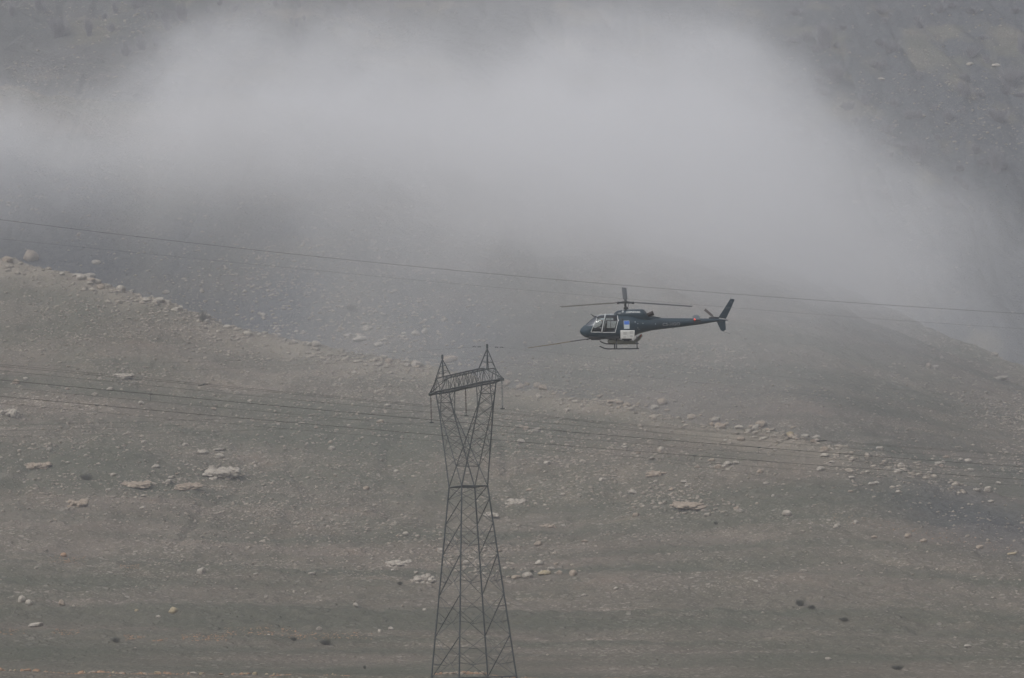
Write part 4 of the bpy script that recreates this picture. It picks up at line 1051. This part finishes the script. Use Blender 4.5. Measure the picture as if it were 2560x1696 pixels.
# lettering
def lettering(name, text, cx_, cy_, hpx, wpx, y, shear=0., mat=M_white, off=.008, surf=None, rot=0.):
    cu = bpy.data.curves.new(name, 'FONT'); cu.body = text; cu.size = 1; cu.shear = shear; cu.resolution_u = 3; cu.offset = .028
    tmp = bpy.data.objects.new('tmp', cu); C.objects.link(tmp); dg = bpy.context.evaluated_depsgraph_get(); dg.update()
    me = bpy.data.meshes.new_from_object(tmp.evaluated_get(dg)); bpy.data.objects.remove(tmp)
    co = np.array([v.co[:] for v in me.vertices]); mn, mx_ = co.min(0), co.max(0)
    s_x = (wpx / K) / (mx_[0] - mn[0]); s_z = (hpx / K) / (mx_[1] - mn[1]); o_ = LC(cx_, cy_, y)
    for v, q in zip(me.vertices, co):
        dx = (q[0] - mn[0]) * s_x; x = o_.x + dx; z = o_.z + (q[1] - mn[1]) * s_z + dx * rot
        yy = surf(x, z) if surf else -side_y(x, z, off)
        v.co = (x, yy, z)
    me.materials.clear(); me.materials.append(mat); return link(name, me, heli)
M_let = plain('pale_lettering', (.22, .23, .25), .6, 0, .05)
lettering('registration', 'CS-HGO', 1508, 573, 34, 186, -.30, .0, M_let, rot=.03)
cowl_side = lambda x, z: -(float(np.interp(x, cw[:, 0], cw[:, 3])) * max(0, 1 - abs((z - (float(np.interp(x, cw[:, 0], cw[:, 1])) + .3) / 2) / ((float(np.interp(x, cw[:, 0], cw[:, 1])) - .3) / 2)) ** 2.667) ** .375 + .012)
lettering('company_name', 'H', 1120, 434, 23, 24, -.4, .25, M_white, surf=cowl_side)
lettering('company_name', 'ELIPORTUGAL', 1145, 432, 15, 128, -.4, .12, M_white, surf=cowl_side)
m = MB()
for k_ in range(5):       # small swirl emblem in front of the name
    c0 = LC(1086, 421, -.42); a0 = k_ * 1.2566
    P_ = [c0 + Vector((math.cos(a0 + t) * rr, 0, math.sin(a0 + t) * rr * .8)) for t, rr in ((0, .02), (.5, .05), (.9, .085))]
    m.tube([(p.x, cowl_side(p.x, p.z), p.z) for p in P_], [.02, .016, .008], 5)
m.build('emblem', M_white, heli)
# tail
fin = [LC(2098, 484), LC(2160, 388), LC(2226, 284), LC(2272, 289), LC(2232, 388), (LC(2180, 497))]
m = MB(); m.prism([(p[0], p[2]) for p in fin], -.045, .045); fo = m.build('tail_fin', M_hull, heli)
bv = fo.modifiers.new('bev', 'BEVEL'); bv.width = .03; bv.segments = 2
lf = [LC(2083, 528), LC(2174, 516), LC(2180, 610), LC(2152, 629), LC(2126, 618)]
m = MB(); m.prism([(p[0], p[2]) for p in lf], -.04, .04); m.build('lower_fin', M_hull, heli)
m = MB(); m.tube([LC(2226, 286), LC(2227, 270)], .012, 6); m.build('fin_antenna', M_grey, heli)
m = MB(); m.tube([LC(2166, 382, -.055), LC(2232, 380, -.055)], .006, 5); m.build('fin_stripe', M_stick, heli)
m = MB(); m.tube([LC(2225, 318, -.055), LC(2236, 312, -.055), LC(2250, 316, -.055)], .012, 5); m.tube([LC(2222, 330, -.055), LC(2246, 331, -.055)], .010, 5); m.tube([LC(2232, 324, -.055), LC(2242, 324, -.055)], .010, 5)
m.build('fin_emblem', plain('dull_emblem', (.16, .18, .23), .5), heli)
m = MB(); m.tube([LC(2150, 630), LC(2230, 658)], .01, 5); m.build('tail_skid', M_grey, heli)
m = MB()
NSt = 14; ys = [-1.27, -.6, 0, .6, 1.27]; Vs_ = []; Fs_ = []
c0 = LC(1868, 527, -1.27)
for y in ys:
    for k_ in range(NSt):
        a = 2 * math.pi * k_ / NSt; Vs_.append((c0.x + math.cos(a) * .27, y, c0.z + math.sin(a) * .065 - .02 * math.cos(2 * a)))
for i in range(len(ys) - 1):
    for k_ in range(NSt): Fs_.append((i * NSt + k_, i * NSt + (k_ + 1) % NSt, (i + 1) * NSt + (k_ + 1) % NSt, (i + 1) * NSt + k_))
m.add(Vs_, Fs_ + [tuple(range(NSt)), tuple((len(ys) - 1) * NSt + k_ for k_ in range(NSt))])
m.build('horizontal_stabiliser', M_hull, heli, True)
m = MB(); m.box((c0.x + .02, -1.28, c0.z), (.26, .012, .16), bev=.01); m.build('stabiliser_end_plate', M_grey, heli)
M_red, t_, b_ = node_mat('red_navigation_lamp'); b_.inputs['Base Color'].default_value = (.5, .02, .01, 1); b_.inputs['Emission Color'].default_value = (1, .10, .05, 1); b_.inputs['Emission Strength'].default_value = 1.4
lp = LC(1845, 503, -1.30)
m = MB()
bm = bmesh.new(); bmesh.ops.create_uvsphere(bm, u_segments=12, v_segments=8, radius=.055); bm.verts.index_update()
m.add([v.co + lp for v in bm.verts], [tuple(v.index for v in f.verts) for f in bm.faces]); bm.free(); m.build('navigation_light', M_red, heli, True)
m = MB(); m.tube([LC(2000, 488, .2), LC(2030, 485, .2), LC(2108, 487, .2)], [.05, .085, .07], 10); m.tube([LC(2062, 486, .12), LC(2062, 486, .42)], .05, 8); m.build('tail_gearbox', M_grey, heli, True)
hub = LC(2062, 486, .40)
for s in (1, -1):
    d = (LC(1958, 398, .40) - hub).normalized() * s; pr_ = Vector((d.z, 0, -d.x)); m = MB()
    V_ = []
    for t, wd in ((.10, .03), (.28, .09), (.93, .095)):
        c = hub + d * t
        for dy, sg in ((-.012, -1), (-.012, 1), (.012, 1), (.012, -1)): V_.append(c + pr_ * wd * sg + Vector((0, dy, 0)))
    Fc_ = [(0, 1, 2, 3), (11, 10, 9, 8)]
    for i in (0, 4):
        for k_ in range(4): Fc_.append((i + k_, i + (k_ + 1) % 4, i + 4 + (k_ + 1) % 4, i + 4 + k_))
    m.add(V_, Fc_); m.build('tail_rotor_blade', plain('tail_blade_grey', (.14, .13, .13), .5), heli)
# rotor
HB = LC(1115, 320)
m = MB(); m.tube([LC(1118, 400), HB - Vector((0, 0, .05))], [.07, .06], 12); m.tube([LC(1120, 393), LC(1120, 378), LC(1120, 368)], [.18, .16, .10], 14)
for a in (0, 2.1, 4.2): m.tube([LC(1120, 372) + Vector((.16 * math.cos(a), .16 * math.sin(a), 0)), HB + Vector((.22 * math.cos(a), .22 * math.sin(a), -.1))], .018, 6)
m.build('rotor_mast', M_grey, heli, True)
m = MB(); m.tube([HB - Vector((0, 0, .09)), HB - Vector((0, 0, .03)), HB + Vector((0, 0, .07)), HB + Vector((0, 0, .13))], [.10, .17, .15, .07], 14)
az0 = math.atan2(1, -.02)
angs = [az0, az0 + 2.0944, az0 - 2.0944]
for a in angs:
    d = Vector((math.cos(a), math.sin(a), 0)); pq = Vector((-d.y, d.x, 0))
    m.tube([HB, HB + d * .62], [.10, .055], 8); m.tube([HB + d * .45, HB + d * .62, HB + d * .7], [.05, .10, .06], 10); m.bar(HB + pq * .12, HB + d * .4 + pq * .10, .05)
m.build('rotor_hub', M_grey, heli, True)
for i, a in enumerate(angs):
    d = Vector((math.cos(a), math.sin(a), 0)); pq = Vector((-d.y, d.x, 0)); V_ = []
    secs = [(.60, .05, .03), (.95, .10, .025), (1.35, .17, .022), (5.30, .175, .014), (5.345, .15, .008)]
    NB = 12
    pitch_ = (.11, -.16, .11)[i] if i != 1 else -.09
    for (r_, hc, th) in secs:
        droop = .030 * r_ + .0035 * r_ * r_ - (.006 * r_ * r_ if i else 0)
        for k_ in range(NB):
            t = 2 * math.pi * k_ / NB; u_, v_ = math.cos(t) * hc, math.sin(t) * th * (1.3 if math.cos(t) > 0 else .8)
            V_.append(HB + d * r_ + pq * (u_ * math.cos(pitch_) - v_ * math.sin(pitch_)) + Vector((0, 0, droop + u_ * math.sin(pitch_) + v_)))
    Fc_ = [tuple(range(NB)), tuple((len(secs) - 1) * NB + k_ for k_ in range(NB))]
    for q in range(len(secs) - 1):
        for k_ in range(NB): Fc_.append((q * NB + k_, q * NB + (k_ + 1) % NB, (q + 1) * NB + (k_ + 1) % NB, (q + 1) * NB + k_))
    m = MB(); m.add(V_, Fc_); m.build('rotor_blade', M_bladel if i == 1 else M_blade, heli, True)
# skids
for sgn in (-1, 1):
    y = sgn * 1.08
    zl = LC(1100, 815, -1.08).z
    m = MB(); x0_ = LC(840, 785, -1.08); x1_ = LC(1258, 803, -1.08)
    m.tube([(x0_.x, y, zl + .20), (x0_.x + .22, y, zl + .09), (x0_.x + .45, y, zl + .015), (x0_.x + .65, y, zl), (x1_.x, y, zl + .02)], .045, 8); m.build('skid', M_grey, heli, True)
    for cxp in (1018, 1236):
        xx = (cxp - 1115) / K; m = MB()
        m.tube([(xx, 0, -.93), (xx, sgn * .45, -.95), (xx, sgn * .85, -1.05), (xx + .01, sgn * 1.02, -1.3), (xx + .02, y, zl)], .04, 8); m.build('cross_tube', M_grey, heli, True)
    m = MB(); m.box(((1000 - 1115) / K, sgn * .98, zl + .16), (.05, .12, .18), bev=.02); m.build('boarding_step', M_grey, heli)
# equipment
cb = LC(1137, 662, -1.12)
m = MB(); m.box(cb, (.50, .17, .275), bev=.025); ec = m.build('equipment_case', M_box, heli)
for cxp, cyp, hw_, hh_ in ((1110, 650, .12, .11), (1178, 640, .13, .10), (1178, 680, .10, .07), (1105, 690, .1, .05)):
    q = LC(cxp, cyp, -1.295); m = MB(); m.box(q, (hw_, .005, hh_), bev=.003); m.build('case_panel', M_boxd, ec)
m = MB(); q = LC(1140, 662, -1.293); m.box(q, (.008, .008, .26)); m.build('case_seam', M_boxd, ec)
m = MB(); m.box(LC(1130, 712, -1.0), (.34, .12, .05), bev=.01); m.box(LC(1125, 722, -.9), (.2, .2, .05), bev=.01); m.bar(LC(1100, 700, -1.1), LC(1100, 640, -.5), .06); m.bar(LC(1180, 700, -1.1), LC(1180, 640, -.5), .06); m.build('case_bracket', M_grey, heli)
a_, b2 = LC(930, 735, -.2), LC(1225, 748, -.2)
m = MB(); ax = (b2 - a_)
m.tube([a_ - ax * .02, a_, a_ + ax * .08, a_ + ax * .8, b2], [.06, .12, .155, .155, .10], 16); m.build('underslung_tube', M_pod, heli, True)
m = MB(); m.box(LC(992, 702, .2), (.44, .2, .09), bev=.06); m.build('belly_fairing', M_box, heli)
m = MB(); m.tube([LC(1210, 740, .2), LC(1250, 712, .3), LC(1288, 668, .35)], [.10, .14, .10], 12); m.build('scoop', M_pod, heli, True)
m = MB(); m.tube([LC(1268, 690, .2), LC(1286, 662, .2)], [.055, .04], 10); m.build('orange_cap', M_orange, heli, True)
m = MB(); m.tube([LC(730, 708, -.1), LC(530, 738, -.1)], .036, 8); m.tube([LC(760, 700, -.1), LC(700, 718, -.1)], .045, 8); m.build('pole_mount', M_grey, heli)
m = MB(); m.tube([LC(530, 738, -.1), LC(300, 774, -.1), LC(84, 805, -.1)], [.034, .028, .022], 8); m.tube([LC(90, 804, -.1), LC(79, 807, -.1)], .03, 8); m.tube([LC(414, 756, -.1), LC(424, 754, -.1)], .025, 8); m.build('nose_pole', M_boomy, heli)
m = MB(); m.box(LC(800, 712, 0), (.35, .2, .05), bev=.02); m.tube([LC(735, 690, 0), LC(740, 712, 0)], [.1, .06], 8); m.build('belly_plate', M_grey, heli)
for cxp, cyp in ((1618, 596), (1485, 484)):
    q = LC(cxp, cyp); m = MB(); m.tube([q, q - Vector((0, 0, .05 if cyp > 500 else -.03))], [.05, .02], 6); m.build('boom_antenna', M_grey, heli)
# pilot: one continuous skinned body on the near front seat
def person():
    J = {'pelvis': ((0, 0, 0), .15), 'waist': ((.02, 0, .2), .14), 'chest': ((.03, 0, .42), .17), 'neck': ((.02, 0, .58), .06), 'head': ((.0, 0, .70), .09), 'crown': ((0, 0, .80), .085),
         'shl': ((.03, -.19, .50), .07), 'ell': ((-.12, -.24, .26), .05), 'hal': ((-.36, -.16, .22), .035), 'shr': ((.03, .19, .50), .07), 'elr': ((-.12, .24, .26), .05), 'har': ((-.36, .12, .12), .035),
         'hil': ((-.05, -.10, -.02), .10), 'knl': ((-.48, -.12, .08), .07), 'anl': ((-.66, -.12, -.30), .05), 'tol': ((-.84, -.12, -.33), .04), 'hir': ((-.05, .10, -.02), .10), 'knr': ((-.48, .12, .08), .07), 'anr': ((-.66, .12, -.30), .05), 'tor': ((-.84, .12, -.33), .04)}
    E = [('pelvis', 'waist'), ('waist', 'chest'), ('chest', 'neck'), ('neck', 'head'), ('head', 'crown'), ('chest', 'shl'), ('shl', 'ell'), ('ell', 'hal'), ('chest', 'shr'), ('shr', 'elr'), ('elr', 'har'),
         ('pelvis', 'hil'), ('hil', 'knl'), ('knl', 'anl'), ('anl', 'tol'), ('pelvis', 'hir'), ('hir', 'knr'), ('knr', 'anr'), ('anr', 'tor')]
    # five short fingers on each hand
    for h_, sg in (('hal', 1), ('har', -1)):
        hp = Vector(J[h_][0])
        for f_ in range(5):
            a = hp + Vector((-.05, (-.03 + .015 * f_) , -.005)); b = a + Vector((-.035, 0, -.03)); 
            if f_ == 4: a = hp + Vector((-.01, .04 * sg, 0)); b = a + Vector((-.04, .01 * sg, -.015))
            J[h_ + str(f_)] = (tuple(a), .010); J[h_ + str(f_) + 't'] = (tuple(b), .008); E += [(h_, h_ + str(f_)), (h_ + str(f_), h_ + str(f_) + 't')]
    names = list(J); me = bpy.data.meshes.new('person'); me.from_pydata([J[n][0] for n in names], [(names.index(a), names.index(b)) for a, b in E], []); me.update()
    o = link('person', me); md = o.modifiers.new('skin', 'SKIN'); 
    if not me.skin_vertices: 
        bm = bmesh.new(); bm.from_mesh(me); bm.verts.layers.skin.verify(); bm.to_mesh(me); bm.free()
    for n, sv in zip(names, me.skin_vertices[0].data):
        sv.radius = (J[n][1], J[n][1]); sv.use_root = (n == 'pelvis')
    o.modifiers.new('sub', 'SUBSURF').levels = 1; o.modifiers['sub'].render_levels = 2
    me.materials.append(plain('dark_overall', (.035, .04, .05), .85))
    return o
pil = person(); pil.matrix_world = Mh @ Matrix.Translation((-1.62, -.4, -.30))
tag(pil, 'person in dark clothing and pale helmet at the front side window of the helicopter', 'person')
bm = bmesh.new(); bmesh.ops.create_uvsphere(bm, u_segments=16, v_segments=10, radius=.135)
for v in bm.verts:
    if v.co.z < -.04: v.co.z = -.04 + (v.co.z + .04) * .2
    v.co.x *= 1.1
me = bpy.data.meshes.new('helmet'); bm.to_mesh(me); bm.free(); me.materials.append(M_stick); hm = link('helmet', me, pil, (0.01, 0, .76))
bm = bmesh.new(); bmesh.ops.create_uvsphere(bm, u_segments=12, v_segments=8, radius=.085)
me = bpy.data.meshes.new('face'); bm.to_mesh(me); bm.free(); me.materials.append(plain('skin', (.36, .22, .16), .6)); link('face', me, pil, (-.045, 0, .70))

# ------------------------------------------------------------------ haze and the bank of mist
def closed_box(name, lo, hi):
    m = MB(); c = [(a + b) / 2 for a, b in zip(lo, hi)]; h = [(b - a) / 2 for a, b in zip(lo, hi)]
    me_mat = bpy.data.materials.new(name); me_mat.use_nodes = True; me_mat.node_tree.nodes.clear()
    m.box((0, 0, 0), h); o = m.build(name, me_mat); o.location = c; return o, me_mat.node_tree, c
hz, t_, _ = closed_box('haze', (-2300, -110, -14), (2300, 1420, float(Zg.max()) + 12))
out = t_.nodes.new('ShaderNodeOutputMaterial'); pv = t_.nodes.new('ShaderNodeVolumePrincipled')
pv.inputs['Color'].default_value = (.88, .90, .96, 1); pv.inputs['Density'].default_value = .00038; pv.inputs['Anisotropy'].default_value = .0
t_.links.new(pv.outputs[0], out.inputs['Volume']); tag(hz, 'thin even haze filling the valley', 'haze', kind='stuff')

Y0m, Y1m = 600., 790.
ms, t_, cm = closed_box('mist', (-230, 455, 12), (230, Y1m, 262))
L = t_.links.new
def N(ty, **kw):
    n = t_.nodes.new(ty)
    for k_, v_ in kw.items(): n.inputs[k_].default_value = v_
    return n
def math_(op, a, b=None, c=None, clamp=False):
    n = t_.nodes.new('ShaderNodeMath'); n.operation = op; n.use_clamp = clamp
    for i, s in enumerate((a, b, c)):
        if s is None: continue
        if isinstance(s, (int, float)): n.inputs[i].default_value = s
        else: L(s, n.inputs[i])
    return n.outputs[0]
out = N('ShaderNodeOutputMaterial'); pv = N('ShaderNodeVolumePrincipled'); geo = N('ShaderNodeTexCoord')
sep = N('ShaderNodeSeparateXYZ'); L(geo.outputs['Object'], sep.inputs[0])
YM = 700.
def fcurve(pix, x_lo=-230., x_hi=230., dy=0):   # pixel outline -> normalised z curve over X
    n = N('ShaderNodeFloatCurve'); cv = n.mapping.curves[0]; pts = []
    for (x, y) in pix:
        p = at(x, y + dy, YM); pts.append(((p.x - x_lo) / (x_hi - x_lo), (p.z - 30) / 232.))
    while len(cv.points) < len(pts): cv.points.new(.5, .5)
    for q, (a, b) in zip(cv.points, pts): q.location = (a, b); q.handle_type = 'AUTO'
    n.mapping.update(); L(xn, n.inputs['Value']); return math_('MULTIPLY_ADD', n.outputs[0], 232., 30.)
xw = sep.outputs[0]; zw = math_('ADD', sep.outputs[2], cm[2]); yw = math_('ADD', sep.outputs[1], cm[1])
xn = math_('MULTIPLY_ADD', xw, 1 / 460., .5)
topz = fcurve([(-1200, 200), (0, 190), (250, 230), (470, 120), (600, 75), (900, 70), (1200, 100), (1420, 60), (1600, 55), (1780, 80), (1900, 150), (1990, 230), (2060, 310), (2150, 390), (2300, 470), (2450, 550), (2700, 670), (3700, 900)], dy=100)
botz = fcurve([(-1200, 420), (0, 470), (400, 500), (800, 530), (1100, 590), (1500, 680), (1800, 730), (2100, 775), (2300, 680), (2560, 640), (3700, 1100)], dy=85)
dens_x = N('ShaderNodeFloatCurve'); cv = dens_x.mapping.curves[0]
dp = [(-1200, .3), (-100, .75), (250, .72), (520, .82), (900, .9), (1300, 1.), (1700, 1.), (1950, .8), (2200, .52), (2560, .30), (3700, .1)]
while len(cv.points) < len(dp): cv.points.new(.5, .5)
for q, (x, v_) in zip(cv.points, dp): q.location = ((at(x, 400, YM).x + 230) / 460, v_)
dens_x.mapping.update(); L(xn, dens_x.inputs['Value'])
def noise3(scale, det, rough=.55, off=0):
    mp = N('ShaderNodeMapping'); mp.inputs['Location'].default_value = (off, off * .7, 0); L(geo.outputs['Object'], mp.inputs['Vector'])
    n = N('ShaderNodeTexNoise', Scale=scale, Detail=det, Roughness=rough); L(mp.outputs[0], n.inputs['Vector']); return n.outputs['Fac']
n1 = math_('SUBTRACT', noise3(.022, 4, .62), .5)
n2 = noise3(.020, 6, .62, 31)
wob = math_('MULTIPLY_ADD', math_('SUBTRACT', noise3(.06, 6, .68, 12), .5), 26., math_('MULTIPLY', n1, 26.))
# soft upper edge ~9 m, soft lower edge ~26 m
e_top = math_('MULTIPLY_ADD', math_('ADD', math_('SUBTRACT', topz, zw), wob), 1 / 11., .30, True)
e_bot = math_('MULTIPLY_ADD', math_('ADD', math_('SUBTRACT', zw, botz), math_('MULTIPLY', wob, 1.1)), 1 / 42., .72, True)
e_y0 = math_('MULTIPLY', math_('SUBTRACT', yw, Y0m + 2), 1 / 40., None, True)
e_y1 = math_('MULTIPLY', math_('SUBTRACT', Y1m - 2, yw), 1 / 30., None, True)
d = math_('MULTIPLY', e_top, e_bot); d = math_('MULTIPLY', d, e_bot); d = math_('MULTIPLY', d, e_top)
d = math_('MULTIPLY', d, math_('MULTIPLY', e_y0, e_y1)); d = math_('MULTIPLY', d, dens_x.outputs[0])
d = math_('MULTIPLY', d, math_('MULTIPLY_ADD', n2, 3.4, -.85, True))
core = math_('MULTIPLY', d, .034)
# thin wisps hanging lower down in front of the slope
wis = math_('MULTIPLY', math_('SUBTRACT', noise3(.013, 4, .55, 90), .36), 2.6, None, True)
below = math_('MULTIPLY_ADD', math_('SUBTRACT', topz, zw), 1 / 25., .3, True)
fy = math_('MULTIPLY', math_('SUBTRACT', yw, 458.), 1 / 90., None, True)
fz = math_('MULTIPLY', math_('SUBTRACT', zw, 14.), 1 / 45., None, True)
wis = math_('MULTIPLY', math_('MULTIPLY', wis, below), math_('MULTIPLY', math_('MULTIPLY', fy, fz), e_y1))
wx = N('ShaderNodeFloatCurve'); cv = wx.mapping.curves[0]
dp = [(-1200, .15), (-100, .25), (300, .22), (900, .65), (1300, 1.), (1600, 1.), (2000, .6), (2300, .25), (2560, .12), (3700, .1)]
while len(cv.points) < len(dp): cv.points.new(.5, .5)
for q, (x, v_) in zip(cv.points, dp): q.location = ((at(x, 400, YM).x + 230) / 460, v_)
wx.mapping.update(); L(xn, wx.inputs['Value'])
wis = math_('MULTIPLY', math_('MULTIPLY', wis, wx.outputs[0]), .0088)
L(math_('ADD', core, wis), pv.inputs['Density'])
pv.inputs['Color'].default_value = (.955, .96, .98, 1); pv.inputs['Anisotropy'].default_value = .1
L(pv.outputs[0], out.inputs['Volume'])
tag(ms, 'bank of pale mist rolling across the mountain behind the helicopter', 'mist', kind='stuff')
ms.data.materials[0].cycles.volume_step_rate = 1.0
